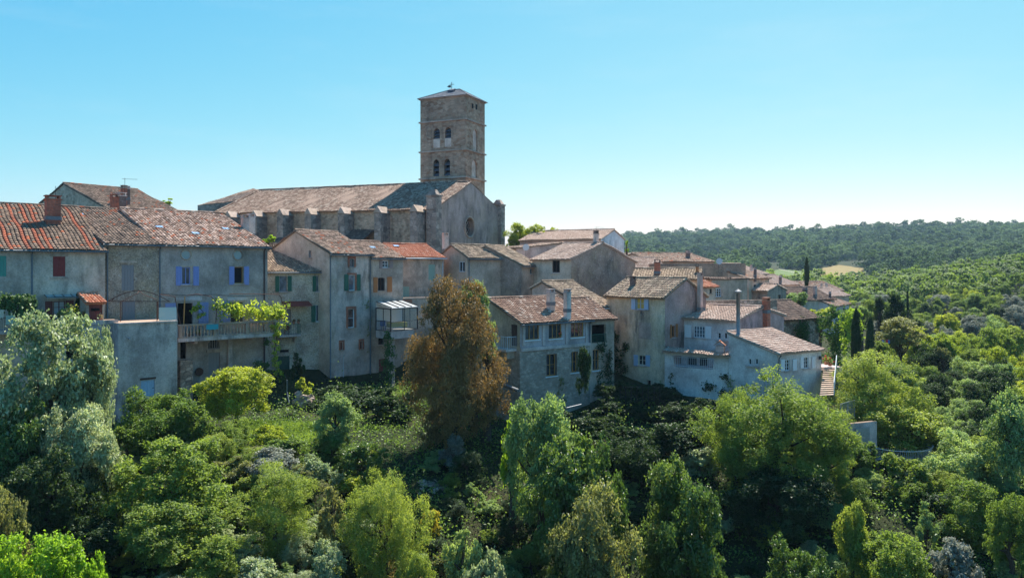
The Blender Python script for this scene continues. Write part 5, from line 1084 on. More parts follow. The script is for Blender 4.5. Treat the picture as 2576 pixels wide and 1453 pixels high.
far('long low house with a pinkish roof behind the grey garage', (1945, 138), (2008, 146), 9, -7, 716, 'gx', 1.6, .5, 'pl_h', 't_pink', chims=[(1960, 697, 1966, 708, 140, 'chim_dark', 'conc')])
far('pale walled house behind the tall cypress at the village edge', (2044, 150), (2120, 156), 9, -8, 731, 'gx', 1.6, .5, 'pl_far', 't_mix', chims=[(2062, 717, 2068, 728, 152, 'chim_pale', 'conc'), (2076, 716, 2081, 728, 152, 'chim_pale', 'conc')])
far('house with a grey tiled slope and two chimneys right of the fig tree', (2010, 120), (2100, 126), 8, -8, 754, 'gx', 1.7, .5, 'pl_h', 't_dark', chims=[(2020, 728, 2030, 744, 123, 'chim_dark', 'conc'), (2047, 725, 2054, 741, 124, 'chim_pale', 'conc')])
far('last house of the village with pale blue shutters on its right wall', (2098, 122), (2135, 131), 9, -10, 769, 'gx', 1.6, .5, 'pl_l', 't_mix', wins=[('F', 2106, 776, 2112, 790, 1, 1, 'lblue'), ('F', 2120, 775, 2126, 789, 1, 1, 'lblue')], chims=[(2085, 738, 2091, 750, 126, 'chim_dark', 'conc')])
far('low house with a lit roof edge behind the last houses', (2070, 136), (2136, 142), 7, -9, 745, 'gx', 1.2, .5, 'pl_far', 't_pink')
hb_ = far('ruined barn with a patched grey roof half covered in ivy', (1968, 80), (2060, 84), 7, -11, 803, 'gx', 1.6, .5, 'stone_wall', 't_dark', lod=False, tw=.3)
gw = House('garden_wall', 'old stone garden wall between the lilac house and the back gardens', 'wall', (1776, 76), (1955, 79), .5, -10, 756, 'flat', 0, wall='stone_wall'); gw.done()
# ------------------------------------------------------------------ trees and shrubs one can tell apart
T = tree
T('tall rust brown chestnut tree with dying leaves standing between the houses', 1143, 702, 238, 400, 59, 'rust', 'cone', fine=True, size='l', var=1, bark='barkd', sub=22)
T('light green tree rising behind the rust brown chestnut', 1192, 700, 100, 160, 64.5, 'pale', 'tall', size='l', var=2)
T('pale leaved tree at the right flank of the rust brown chestnut', 1225, 800, 80, 130, 61.5, 'pale', 'tall', size='m')
T('big silvery green tree in front of the houses at the left edge', 118, 800, 290, 300, 47, 'silver', 'round', size='l', var=0)
T('silvery crown reaching the stained terrace wall, right part of the big silvery tree group', 250, 835, 110, 200, 49, 'silver', 'tall', size='l', var=1)
T('dark glossy green tree under the big silvery tree at the left edge', 30, 975, 200, 240, 44.5, 'glossy', 'round', size='l', var=2)
T('silvery green tree hanging over the dark hollow on the left slope', 205, 1010, 170, 240, 45.5, 'silver', 'round', size='l', var=3)
T('dark green tree with hanging twigs below the big silvery tree', 110, 1110, 230, 180, 43, 'deep', 'round', size='l', var=2)
T('olive brown bush at the left edge of the bottom slope', 10, 1238, 130, 210, 36, 'olive', 'round', size='l', var=1)
T('bright yellow green ash in the bottom left corner', 110, 1352, 260, 190, 34, 'bright', 'round', size='l', var=0)
T('small bright yellow green ash at the bottom, right of the corner ash', 235, 1392, 110, 120, 34.5, 'bright', 'round', size='m', var=1)
T('bright green treetop at the very bottom left under the olive brown bush', 30, 1375, 150, 140, 33.5, 'bright', 'round', size='m', var=2)
T('leafy green tree below the pale blue terrace door', 400, 968, 190, 190, 55, 'mid', 'round', size='l', var=2)
T('bushy green tree left of the yellow green garden tree', 490, 1010, 130, 150, 55.5, 'mid', 'round', size='m', var=1)
T('dark shrub in front of the leafy green tree under the terrace', 320, 1030, 110, 120, 53, 'mid', 'shrub', 'shrub', 'shrub', size='m', var=2)
T('yellow green fruit tree in the garden below the balcony', 595, 922, 176, 150, 60, 'yellowg', 'round', size='l', var=3)
T('fig tree with large silvery leaves right of the garden terrace', 846, 985, 140, 150, 56, 'pale', 'tall', size='l', var=0)
T('round fresh green bush right below the silvery fig tree', 920, 1092, 128, 120, 52, 'glossy', 'round', 'shrub', 'shrub', size='m', var=0)
T('large walnut tree with drooping bright leaves in the middle of the left slope', 452, 1105, 270, 240, 45, 'feather', 'round', size='l', var=1)
T('lower spreading walnut tree below the large one on the left slope', 430, 1250, 250, 200, 42, 'mid', 'round', size='l', var=3)
T('feathery light green ash with visible grey stems on the left slope', 695, 1178, 230, 240, 44, 'feather', 'round', size='l', var=0, fine=True)
T('feathery upright tree left of the golden bush', 968, 1165, 200, 230, 43.5, 'feather', 'round', size='l', var=2, fine=True)
T('golden yellow bush glowing at the edge of the dark gully', 1081, 1274, 62, 100, hit(1081, 1374), 'gold', 'tall', 'shrub', 'shrub', size='m', var=0)
T('silver grey shrub above the feathery light green ash', 790, 1120, 110, 120, 50, 'silver', 'shrub', 'shrub', 'shrub', size='m', var=1)
T('broad leaved silvery tree with shining leaves in front of the rubble stone base', 1362, 985, 190, 270, 50, 'pale', 'round', size='l', var=3)
T('fresh green young tree left of the shining broad leaved tree', 1290, 1020, 80, 170, 51.5, 'bright', 'tall', size='m', var=1)
T('tall dense green tree in the centre of the lower slope', 1425, 1110, 260, 350, 45, 'glossy', 'tall', size='l', var=1)
T('bushy tree leaning right behind the tall dense central tree', 1490, 1085, 150, 200, 48, 'glossy', 'round', size='l', var=2)
T('olive tinted tree at the bottom centre with bright top leaves', 1500, 1235, 230, 240, 41, 'olive', 'round', size='l', var=0)
T('green tree with pointed light shoots in the lower right centre', 1690, 1160, 210, 200, 45, 'glossy', 'tall', size='l', var=3)
T('leafy tree below the one with light shoots, in front of the dark gully', 1735, 1220, 220, 240, 43, 'glossy', 'round', size='l', var=0)
T('large willowy tree with visible dark limbs in front of the white annex', 1950, 930, 330, 330, 53, 'mid', 'round', size='l', var=2, fine=True, bark='barkd', sub=24)
T('right bough mass of the willowy tree group beside the outdoor stairs', 2070, 1040, 180, 200, 52.5, 'feather', 'round', size='l', var=0, fine=True, bark='barkd')
T('left lower crown beside the large willowy tree in front of the terrace wall', 1850, 985, 150, 170, 53.5, 'feather', 'round', size='l', var=1, fine=True, bark='barkd')
T('dark green tree under the large willowy tree', 1960, 1180, 250, 200, 50, 'deep', 'round', size='l', var=3)
T('young green tree standing out at the lower right', 2145, 1264, 110, 210, 44, 'feather', 'tall', size='l', var=1)
T('spreading locust tree right of the outdoor stairs', 2205, 890, 250, 230, 63, 'feather', 'round', size='l', var=1, fine=True)
T('fresh green tree behind the concrete wall and the curved railing', 2270, 1000, 210, 160, 60, 'feather', 'round', size='l', var=2)
T('silver grey bush at the bottom right', 2392, 1335, 130, 130, 43, 'grey', 'round', 'shrub', 'shrub', size='m', var=0)
T('broad green tree at the right edge of the slope', 2540, 985, 180, 330, 52, 'pale', 'tall', size='l', var=0)
T('bright sunlit tree at the bottom right edge', 2545, 1240, 130, 230, 43, 'mid', 'round', size='l', var=3)
T('low green bush at the bottom right between the silver bush and the young tree', 2245, 1340, 190, 150, 42, 'feather', 'round', size='l', var=3)
T('dark bush at the bottom edge below the large willowy tree', 2010, 1350, 170, 140, 42.5, 'glossy', 'round', size='l', var=2)
T('small pale shrub in the shade beside the young tree at the lower right', 2330, 1260, 70, 110, 46, 'pale', 'tall', 'shrub', 'shrub', size='m', var=1)
T('tree with pale undersides right of the curved railing', 2420, 1085, 170, 190, 54, 'pale', 'round', size='l', var=2)
T('green tree hanging over the curved railing terrace from below', 2275, 1140, 130, 130, 53, 'mid', 'round', size='m', var=2)
T('leafy tree above the silver bush on the right slope', 2440, 1210, 160, 170, 47, 'mid', 'round', size='l', var=1)
T('dark shadowed sapling in the gully below the rust brown chestnut', 1140, 1090, 90, 110, hit(1140, 1195), 'grey', 'tall', 'shrub', 'shrub', size='m', var=2)
T('little fern like shrub standing alone in the dark gully', 1185, 1200, 60, 66, hit(1185, 1264), 'pale', 'shrub', 'shrub', 'shrub', size='s', var=1)
T('pale green shrub at the bottom right of the golden bush', 1165, 1280, 110, 110, 44, 'pale', 'shrub', 'shrub', 'shrub', size='m', var=0)
T('low sunlit shrub on the bottom slope below the golden bush', 1215, 1335, 120, 110, 42.5, 'silver', 'shrub', 'shrub', 'shrub', size='m', var=2)
T('feathery light bush at the bottom centre left', 1045, 1370, 110, 130, 41.5, 'feather', 'round', 'shrub', 'shrub', size='m', var=1, fine=True)
T('light green tree at the bottom edge below the feathery ash', 545, 1340, 170, 170, 40, 'feather', 'tall', size='l', var=2)
T('silvery bush at the bottom edge right of the light green tree', 640, 1390, 170, 110, 39.5, 'silver', 'round', 'shrub', 'shrub', size='m', var=0)
T('grey green bush at the bottom below the upright feathery tree', 820, 1360, 110, 120, 41, 'silver', 'round', 'shrub', 'shrub', size='m', var=2)
T('olive shrub between the two feathery trees on the left slope', 835, 1215, 90, 160, 44.5, 'olive', 'tall', 'shrub', 'shrub', size='m', var=1)
T('dark round shrub at the foot of the walnut trees', 300, 1250, 120, 160, 44, 'deep', 'round', 'shrub', 'shrub', size='m', var=0)
T('dark leafy bush in the hollow left of the large walnut', 265, 1140, 120, 130, 46.5, 'mid', 'round', 'shrub', 'shrub', size='m', var=1)
T('bush in the shade behind the walnut at the bottom left', 235, 1300, 150, 130, 42, 'deep', 'round', 'shrub', 'shrub', size='m', var=2)
T('grey leaved shrub just below the grassy garden terrace', 690, 1110, 130, 90, 51, 'grey', 'shrub', 'shrub', 'shrub', size='m', var=2)
T('light shrub on the slope under the garden terrace, left of the grey one', 590, 1130, 110, 90, 51, 'olive', 'shrub', 'shrub', 'shrub', size='m', var=0)
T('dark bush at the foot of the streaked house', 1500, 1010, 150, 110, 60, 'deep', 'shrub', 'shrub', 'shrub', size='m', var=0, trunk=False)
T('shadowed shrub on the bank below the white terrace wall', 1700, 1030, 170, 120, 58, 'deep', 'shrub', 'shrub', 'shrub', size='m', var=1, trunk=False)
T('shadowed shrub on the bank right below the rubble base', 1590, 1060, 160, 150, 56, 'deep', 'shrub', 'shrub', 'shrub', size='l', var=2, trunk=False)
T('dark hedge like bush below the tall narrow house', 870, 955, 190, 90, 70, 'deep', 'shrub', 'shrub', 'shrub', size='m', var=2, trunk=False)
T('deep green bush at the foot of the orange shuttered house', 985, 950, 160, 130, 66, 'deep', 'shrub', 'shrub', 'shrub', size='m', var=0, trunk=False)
T('dark laurel bush beside the green door below the small balcony', 748, 885, 46, 90, 73, 'deep', 'tall', 'shrub', 'shrub', size='m', var=1, trunk=False)
T('bright leafed climber bush in front of the green door', 765, 938, 62, 60, 68, 'yellowg', 'shrub', 'shrub', 'shrub', size='s', var=0, trunk=False)
T('dark conifer climbing the rubble stone base between its lower windows', 1468, 862, 56, 150, 63.5, 'deep', 'tall', 'conifer', 'tree', size='m', var=0, trunk=False)
T('grassy tuft plant with pointed leaves near the white pipe', 720, 1405, 40, 40, 41.5, 'pale', 'shrub', 'yucca', 'plant', size='s', var=1, trunk=False)
T('fruit tree top peeping over the wall between the grey and green shuttered houses', 676, 588, 30, 36, 84, 'bright', 'round', size='s', var=2)
T('treetop peeping over the far roof left of the church', 425, 498, 34, 22, 112, 'bright', 'round', size='s', var=1)
T('pollarded plane trees row, left crown right of the church pier', 1300, 563, 70, 90, 122, 'yellowg', 'round', size='l', var=0)
T('plane tree crown right of the first one behind the pink house', 1350, 566, 70, 85, 122, 'yellowg', 'round', size='l', var=1)
T('plane tree crown beside the white gabled house', 1388, 570, 40, 60, 123, 'yellowg', 'round', size='m', var=2)
T('tree peeping out right of the white gable', 1576, 606, 16, 50, 124, 'bright', 'tall', size='s', var=0)
T('tall lone dark cypress standing at the village edge', 2029, 655, 15, 62, 148, 'cypress', 'column', 'cypress', 'tree', size='l', var=1)
T('left one of the two dark cypresses beside the ivy covered wall', 2154, 790, 30, 105, 70, 'cypress', 'column', 'cypress', 'tree', size='m', var=0)
T('right one of the two dark cypresses, leaning slightly', 2189, 808, 30, 90, 69.5, 'cypress', 'column', 'cypress', 'tree', size='m', var=1)
T('fig tree among the back gardens below the grey garage', 1998, 733, 70, 50, 92, 'pale', 'round', size='m', var=1)
T('bright shrub beside the fig tree below the grey garage', 1965, 750, 44, 40, 90, 'bright', 'shrub', 'shrub', 'shrub', size='s', var=0)
T('yellow green shrubbery over the ruined barn', 2062, 772, 90, 60, 88, 'yellowg', 'round', 'shrub', 'shrub', size='m', var=2)
T('tall pine like tree in the garden right of the last house', 2252, 742, 46, 80, 112, 'deep', 'cone', size='l', var=2)
T('second dark conifer beside the pine like tree', 2212, 745, 40, 75, 114, 'deep', 'tall', size='l', var=0)
T('slim cypress between the garden conifers', 2283, 738, 10, 38, 114, 'cypress', 'column', 'cypress', 'tree', size='s', var=0)
T('large olive green tree with a broad flat crown in the right gardens', 2266, 800, 116, 90, 88, 'olive', 'round', size='l', var=1)
T('brownish shrub just above the blue car roof', 2374, 862, 40, 46, 96, 'olive', 'shrub', 'shrub', 'shrub', size='m', var=1)
T('bushy shrub half hiding the foot of the concrete wall', 2165, 1110, 90, 80, 55.5, 'mid', 'round', 'shrub', 'shrub', size='m', var=1)
T('dark bush hiding the garden fence below the two cypresses', 2215, 850, 60, 60, 74, 'mid', 'round', 'shrub', 'shrub', size='m', var=0)
T('bright round bush between the cypresses and the last house', 2145, 775, 50, 40, 90, 'bright', 'round', 'shrub', 'shrub', size='m', var=2)
T('white flowering shrub under the last house of the village', 2168, 768, 40, 44, 98, 'pale', 'round', 'shrub', 'shrub', size='m', var=1)
for k, (x, w, y, h) in enumerate([(1727, 16, 580, 16), (1868, 26, 576, 20), (1892, 22, 577, 18), (1912, 24, 575, 20), (1846, 18, 580, 16), (1950, 18, 579, 16), (1985, 20, 581, 14), (1645, 26, 585, 18), (1602, 26, 594, 14), (2010, 16, 584, 13), (1780, 18, 584, 14)]):
    T('umbrella pine standing on the skyline of the far ridge', x, y - 5, w * 1.25, h + 7, 1395 - k * 3 + (120 if x < 1700 else 0), 'cypress', 'umbrella', 'umbrella_pine', 'tree', 'umbrella pines on the far ridge', size='x', var=k, sub=6)
# trees of the right hand valley: singled out by zone
vz = np.random.RandomState(77); placed = []
ZONES = [('green tree on the steep slope right of the curved railing', 'trees on the right slope', 2350, 2600, 56, 78, 26, 75, 120, ['mid', 'feather', 'pale', 'deep']),
         ('tree in the gardens right of the outdoor stairs', 'trees in the right gardens', 2240, 2600, 80, 112, 36, 55, 100, ['mid', 'feather', 'yellowg', 'deep', 'pale']),
         ('tree on the valley floor beyond the gardens at the right', 'trees on the valley floor', 2180, 2610, 114, 160, 60, 42, 78, ['mid', 'pale', 'yellowg', 'mid', 'deep', 'grey']),
         ('tree in the wooded valley below the right hill', 'trees in the wooded valley', 2140, 2610, 160, 225, 85, 30, 52, ['mid', 'pale', 'mid', 'yellowg', 'deep', 'grey'])]
for lb, gp, x0, x1, d0, d1, n, w0, w1, sps in ZONES:
    tries = 0; got = 0
    while got < n and tries < 4000:
        tries += 1; d = math.sqrt(vz.uniform(d0 ** 2, d1 ** 2)); px = vz.uniform(x0, x1); wpx = vz.uniform(w0, w1); p = XY(px, d); R = wpx / 2 * d / F
        if any((p.x - q[0]) ** 2 + (p.y - q[1]) ** 2 < (.62 * (R + q[2])) ** 2 for q in placed): continue
        if d > 85 and abs(px - 2395) < 40 and 92 < d < 104: continue
        gz = terr1(p.x, p.y); hh = R * vz.uniform(1.7, 2.5); zt = gz + hh + R * .3; placed.append((p.x, p.y, R)); got += 1
        T(lb, px, HY - zt * F / d, wpx, hh * F / d, d, sps[vz.randint(len(sps))], ['round', 'tall', 'round'][got % 3], 'tree', 'tree', gp, size='l' if d < 120 else 'l', sub=8 if d < 120 else 5)
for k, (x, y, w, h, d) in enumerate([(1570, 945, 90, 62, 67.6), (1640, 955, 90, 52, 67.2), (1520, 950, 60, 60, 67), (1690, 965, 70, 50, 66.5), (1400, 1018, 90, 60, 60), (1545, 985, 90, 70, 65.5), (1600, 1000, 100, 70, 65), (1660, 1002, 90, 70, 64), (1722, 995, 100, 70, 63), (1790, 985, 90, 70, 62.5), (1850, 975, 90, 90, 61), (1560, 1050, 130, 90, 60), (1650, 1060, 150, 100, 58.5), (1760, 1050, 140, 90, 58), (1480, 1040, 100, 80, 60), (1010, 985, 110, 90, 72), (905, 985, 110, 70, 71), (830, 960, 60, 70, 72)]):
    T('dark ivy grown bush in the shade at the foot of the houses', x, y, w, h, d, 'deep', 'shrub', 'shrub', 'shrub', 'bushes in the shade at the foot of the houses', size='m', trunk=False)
# shrubs of the slopes, each in its zone
SHZ = [('leafy shrub among the thicket on the left slope', 'shrubs of the left slope', -60, 960, 36, 57, 100, ['mid', 'feather', 'olive', 'silver', 'feather', 'pale', 'yellowg']),
       ('dark shrub in the shaded gully between the slopes', 'shrubs of the shaded gully', 1080, 1780, 37, 60, 62, ['deep', 'mid', 'deep', 'pale', 'deep']),
       ('shrub of the thicket on the lower right bank', 'shrubs of the right bank', 1750, 2640, 38, 60, 80, ['mid', 'feather', 'pale', 'deep', 'mid', 'silver']),
       ('light shrub beside the dry grass at the bottom centre', 'shrubs by the dry grass', 920, 1290, 38, 47, 18, ['silver', 'feather', 'olive', 'pale'])]
for lb, gp, x0, x1, d0, d1, n, sps in SHZ:
    got = tries = 0; mine = []
    while got < n and tries < 3000:
        tries += 1; d = math.sqrt(vz.uniform(d0 ** 2, d1 ** 2)); px = vz.uniform(x0, x1); p = XY(px, d); R = vz.uniform(.7, 1.75)
        if d > np.interp(px, [-60, 300, 700, 900, 1100, 1300, 1500, 1900, 2100, 2600], [50, 53, 57, 62, 60, 55, 58, 56, 58, 62]) or (560 < px < 780 and 57 < d < 62.5 and vz.rand() < .8): continue
        if any((p.x - q[0]) ** 2 + (p.y - q[1]) ** 2 < (.66 * (R + q[2])) ** 2 for q in mine): continue
        gz = terr1(p.x, p.y); hh = R * vz.uniform(1.3, 2.0); mine.append((p.x, p.y, R)); w = 2 * R * F / d
        T(lb, px, HY - (gz + hh * .86) * F / d, w, hh * F / d, d, sps[vz.randint(len(sps))], ['round', 'shrub', 'tall'][got % 3], 'shrub', 'shrub', gp, size='m', sub=4, fine=got % 3 == 0); got += 1
# ivy and creepers on walls
ivy('ivy curtain spilling over the garden wall right of the ruined barn', Pl(XY(2062, 78), XY(2120, 80)), [(2088, 850, 26, 70), (2110, 830, 22, 50), (2078, 800, 30, 26), (2095, 890, 14, 40), (2125, 850, 18, 36)], 70, .24, 'ivy', .9)
ivy('bright creeper hanging over the wall left of the two cypresses', Pl(XY(2105, 75), XY(2160, 77)), [(2125, 800, 26, 26), (2140, 830, 22, 40), (2118, 850, 10, 40)], 60, .24, 'vine', .8)
ivy('dark ivy patch on the front wall of the ruined barn', hb_.pl['F'], [(2012, 832, 16, 32), (2012, 850, 14, 30), (2055, 815, 12, 16)], 110, .2)
ivy('ivy and moss climbing the left edge of the streaked house', hJ.pl['L'], [(1552, 890, 16, 50), (1560, 925, 20, 35), (1550, 850, 9, 30), (1575, 880, 10, 30), (1545, 960, 12, 26)], 60, .17, 'deep', .25)
ivy('creeper below the loggia beside the streaked house', hI2.pl['F'], [(1510, 872, 22, 16), (1522, 900, 14, 40), (1520, 950, 18, 40)], 60, .17, 'deep', .3)
ivy('sparse creeper at the foot of the white terrace wall', P if False else Pl(XY(1672, 69.6), XY(1838, 65.9)), [(1782, 968, 16, 22), (1825, 968, 12, 24), (1692, 962, 4, 26), (1800, 985, 40, 10)], 60, .16, 'deep', .3)
ivy('brown tinged creeper at the foot of the white annex', hM.pl['L'], [(1845, 972, 12, 26), (1870, 985, 12, 16)], 60, .16, 'olive', .3)
ivy('ivy on the wall below the left end of the long balcony', Pl(hB2.P0 + hB2.pl['F'].n * .5, hB2.P1 + hB2.pl['F'].n * .5), [(655, 940, 14, 40), (668, 900, 8, 50), (690, 950, 20, 20)], 80, .18, 'ivy', .4)
ivy('bare looking creeper climbing the corner of the tall narrow house', hD.pl['F'], [(925, 800, 6, 50), (918, 770, 10, 16), (926, 860, 5, 40)], 14, .12, 'olive', .1)
ivy('sparse ivy trailing down the rubble stone base', hI.pl['F'], [(1408, 1000, 7, 40), (1415, 1030, 10, 20), (1412, 968, 4, 20)], 60, .16, 'olive', .2)
Pv = hB2.pl['F']
def bp(x, y, o): a, z = Pv.loc(x, y, o); return Pv.pt(a, z, o)
vine('grape vine laden with yellow green leaves hanging above the balcony', [bp(548, 778, 2.2), bp(590, 780, 2.1), bp(630, 785, 2.0), bp(670, 788, 2.0), bp(708, 786, 2.0)], .66, 2100, .2)
vine('second bunch of vine leaves over the right end of the balcony', [bp(660, 786, 1.9), bp(700, 784, 2.1), bp(706, 798, 2.2)], .6, 560, .2)
vine('small vine shoot beside the open balcony doorway', [bp(483, 778, 2.), bp(500, 772, 2.), bp(512, 785, 2.), bp(495, 792, 2.)], .3, 260, .18)
vine('long vine trailing down from the balcony end to the garden', [bp(690, 810, 2.6), bp(697, 845, 2.7), bp(690, 880, 2.6), bp(696, 920, 2.7), bp(700, 960, 2.7)], .34, 900, .17)
# ------------------------------------------------------------------ small garden things
w2 = House('retaining_wall', 'concrete wall with a leaning panel at the right end of the lower gardens', 'wall', (2140, 57.5), (2206, 58.5), .35, -17, 1072, 'flat', 0, wall='conc'); w2.ze = Z(1062, 58); w2.slab('F', 2150, 1075, 2185, 1112, 'screen', 'leaning_panel', .01, .1); w2.done()
rt_ = root('railing_terrace', U(2268, 1165, 56), 'curved concrete terrace edge with an arched white railing on the right slope', 'terrace'); ctr = XY(2262, 58.3); zz = Z(1168, 56); pts = []
for k in range(15):
    an = math.radians(200 + 190 * k / 14); pts.append(Vector((ctr.x + 2.15 * math.cos(an), ctr.y + 1.75 * math.sin(an))))
g = MB()
for k in range(14): g.poly([V3(pts[k], zz), V3(pts[k + 1], zz), V3(pts[k + 1], zz - 4), V3(pts[k], zz - 4)])
g.poly([V3(q, zz) for q in pts]); g.build('concrete_edge', M['conc'], rt_)
g = MB()
for k in range(57):
    i = min(13, int(k / 4)); q = pts[i].lerp(pts[i + 1], k / 4 - i) if k < 56 else pts[14]; o_ = (q - ctr).normalized() * .16
    g.tube([V3(q, zz), V3(q + o_ * .3, zz + .7), V3(q + o_ * 1.4, zz + .98)], .014, 4, caps=False)
for h_ in (.12, .8): g.tube([V3(q, zz + h_) for q in pts], .025, 4)
g.build('railing', M['whitem'], rt_)
# mesh fence panels above
g = MB(); a, b = V3(XY(2115, 58), Z(1062, 58)), V3(XY(2150, 61), Z(1050, 61)); 
for k in range(15): q = a.lerp(b, k / 14); g.tube([q, q + ZU * 1.4], .015 if k % 7 else .035, 4)
for h_ in (.1, .75, 1.38): g.tube([a + ZU * h_, b + ZU * h_], .015, 4)
tag(g.build('wire_fence', M['screen'], o3=a), 'wire mesh fence panel left of the concrete wall on the lower right slope', 'fence')
g = MB(); a, b = V3(XY(1560, 66), Z(1002, 66)), V3(XY(1660, 64), Z(1004, 64))
for k in range(8): q = a.lerp(b, k / 7); g.tube([q - ZU * .3, q + ZU * 1.], .022, 4)
for h_ in (.15, .55, .97): g.tube([a + ZU * h_, b + ZU * h_], .008, 4)
tag(g.build('wire_fence', M['iron'], o3=a), 'wire fence with thin posts below the streaked house', 'fence')
q0, q1 = U(1262, 966, 61.5), U(1304, 982, 60); tag(MB().tube([q0, q1], .14, 10).build('drain_pipe', M['zinc'], o3=q0), 'thick grey drain pipe sticking out beside the rust brown chestnut', 'pipe')
q0, q1 = U(1425, 1026, 58.6), U(1462, 1017, 59.5); tag(MB().tube([q0, q1], .06, 8).build('drain_pipe', M['zinc'], o3=q0), 'thin grey drain pipe at the foot of the rubble stone base', 'pipe')
q0 = U(722, 955, 63); tag(MB().tube([U(722, 955, 63), U(722, 985, 63), U(727, 1012, 62.5)], .05, 8).build('drain_pipe', M['zinc'], o3=q0), 'short grey drain pipe among the ivy below the green door', 'pipe')
def rock(label, px, py, w, h, d, name='rock', mat='rock', seed=1, dp=None):
    import bmesh
    bm = bmesh.new(); bmesh.ops.create_icosphere(bm, subdivisions=3, radius=1.); c = U(px, py, d); sx, sz = w / 2 * d / F, h / 2 * d / F
    for v in bm.verts:
        n_ = mnoise.fractal(v.co * 1.6 + Vector((seed * 7, 0, 0)), .8, 2, 4); v.co *= 1 + .45 * n_; v.co.x *= sx; v.co.y *= dp or sx; v.co.z *= sz
    me = bpy.data.meshes.new(name); bm.to_mesh(me); bm.free(); me.materials.append(M[mat]); o = bpy.data.objects.new(name, me); C.objects.link(o); o.location = c; return tag(o, label, 'rock')
rock('pale rock outcrop lit by the sun on the left slope', 178, 1300, 60, 110, hit(178, 1345), seed=3); rock('brown rocky bank under the garden, left of the silvery fig tree', 768, 1012, 60, 50, hit(768, 1020), seed=5, mat='stone_wall', dp=.7); rock('flat pale rock under the yellow green fruit tree', 536, 1024, 40, 20, hit(536, 1024), seed=8, dp=.5)
rp = np.random.RandomState(5)
for k in range(26):
    x, y = 1083 + rp.normal(0, 14), 1222 + rp.normal(0, 14); rock('pale stone of the heap lying in the dark gully', x, y, 12 + rp.uniform(0, 9), 9 + rp.uniform(0, 6), hit(x, y), 'stone', 'stone_wall', k + 20)['group'] = 'heap of stones in the gully'
# half hidden blue car
cc = U(2394, 922, 98); cc.z -= .25; car = root('parked_car', cc - ZU * 1.1, 'blue car roof half hidden among the trees on the right', 'car')
g = MB(); prof = [(-2., 0), (-2., .55), (-1.2, .68), (-.7, 1.25), (.9, 1.28), (1.5, .75), (2.0, .62), (2.05, 0)]
for s in (-.8, .8): g.poly([cc + Vector((x, s, z - 1.1)) for x, z in prof])
for k in range(len(prof)): (x0, z0), (x1, z1) = prof[k], prof[(k + 1) % len(prof)]; g.poly([cc + Vector((x0, -.8, z0 - 1.1)), cc + Vector((x1, -.8, z1 - 1.1)), cc + Vector((x1, .8, z1 - 1.1)), cc + Vector((x0, .8, z0 - 1.1))])
g.build('body', M['carp'], car); MB().box(cc + Vector((-.65, -.82, -.38)), (1.5, 0, 0), (0, .015, 0), (0, 0, .4)).build('side_window', M['glass'], car)
for x in (-1.3, 1.3): MB().tube([cc + Vector((x, -.85, -1.1)), cc + Vector((x, -.65, -1.1))], .32, 14).build('wheel', M['rubber'], car)
lw = XY(2213, 80); g = MB(); z = Z(858, 80)
for k, m in enumerate(('flower', 'bluec', 'yellow', 'flower', 'bluec')):
    tag(MB().box(V3(lw, z - .25) + Vector((k * .26, .1 * k, 0)), (.22, .04, 0), (0, .03, 0), (0, 0, .32 + .05 * (k % 2))).build('laundry', M[m], o3=V3(lw, z) + Vector((k * .26, .1 * k, -.25))), 'small coloured garment on the clothes line below the two cypresses', 'laundry', 'coloured laundry on the far line')
tag(MB().tube([V3(lw, z + .12) - Vector((.3, 0, 0)), V3(lw, z + .12) + Vector((1.8, .6, 0))], .012, 4).build('clothes_line', M['iron'], o3=V3(lw, z)), 'clothes line in the garden right of the two cypresses', 'line')

# ------------------------------------------------------------------ fields and masses
FIELDS.append(field('field', [(2052, 480), (2165, 500), (2172, 590), (2110, 640), (2070, 600)], fieldmat('stubble', (.25, .19, .08), (.2, .15, .06), .5, .4)))
FIELDS.append(field('vineyard', [(1925, 430), (2030, 420), (2045, 560), (1960, 600), (1930, 560)], fieldmat('vine_rows', (.09, .14, .04), (.14, .17, .07), .35, .6)))
FIELDS.append(field('field', [(1720, 820), (1895, 860), (1890, 960), (1740, 960)], fieldmat('ploughed', (.24, .17, .1), (.2, .14, .09), .3, .2)))
FIELDS.append(field('meadow', [(2150, 400), (2235, 405), (2230, 450), (2155, 450)], fieldmat('meadow_green', (.15, .24, .05), (.18, .27, .07), .3, .9)))
t = NT('dirt_road'); t.col((.3, .27, .22)); RD = t.set(.95, 0, .1)
FIELDS.append(field('road', [(1958, 600), (2036, 520), (2052, 452), (2055, 452), (2039, 524), (1960, 604)], RD))
def infield(x, y, m=4.):
    return any(inpoly((x + a, y + b), f) for f in FIELDS for a, b in ((0, 0), (m, -m), (-m, -m), (0, m)))
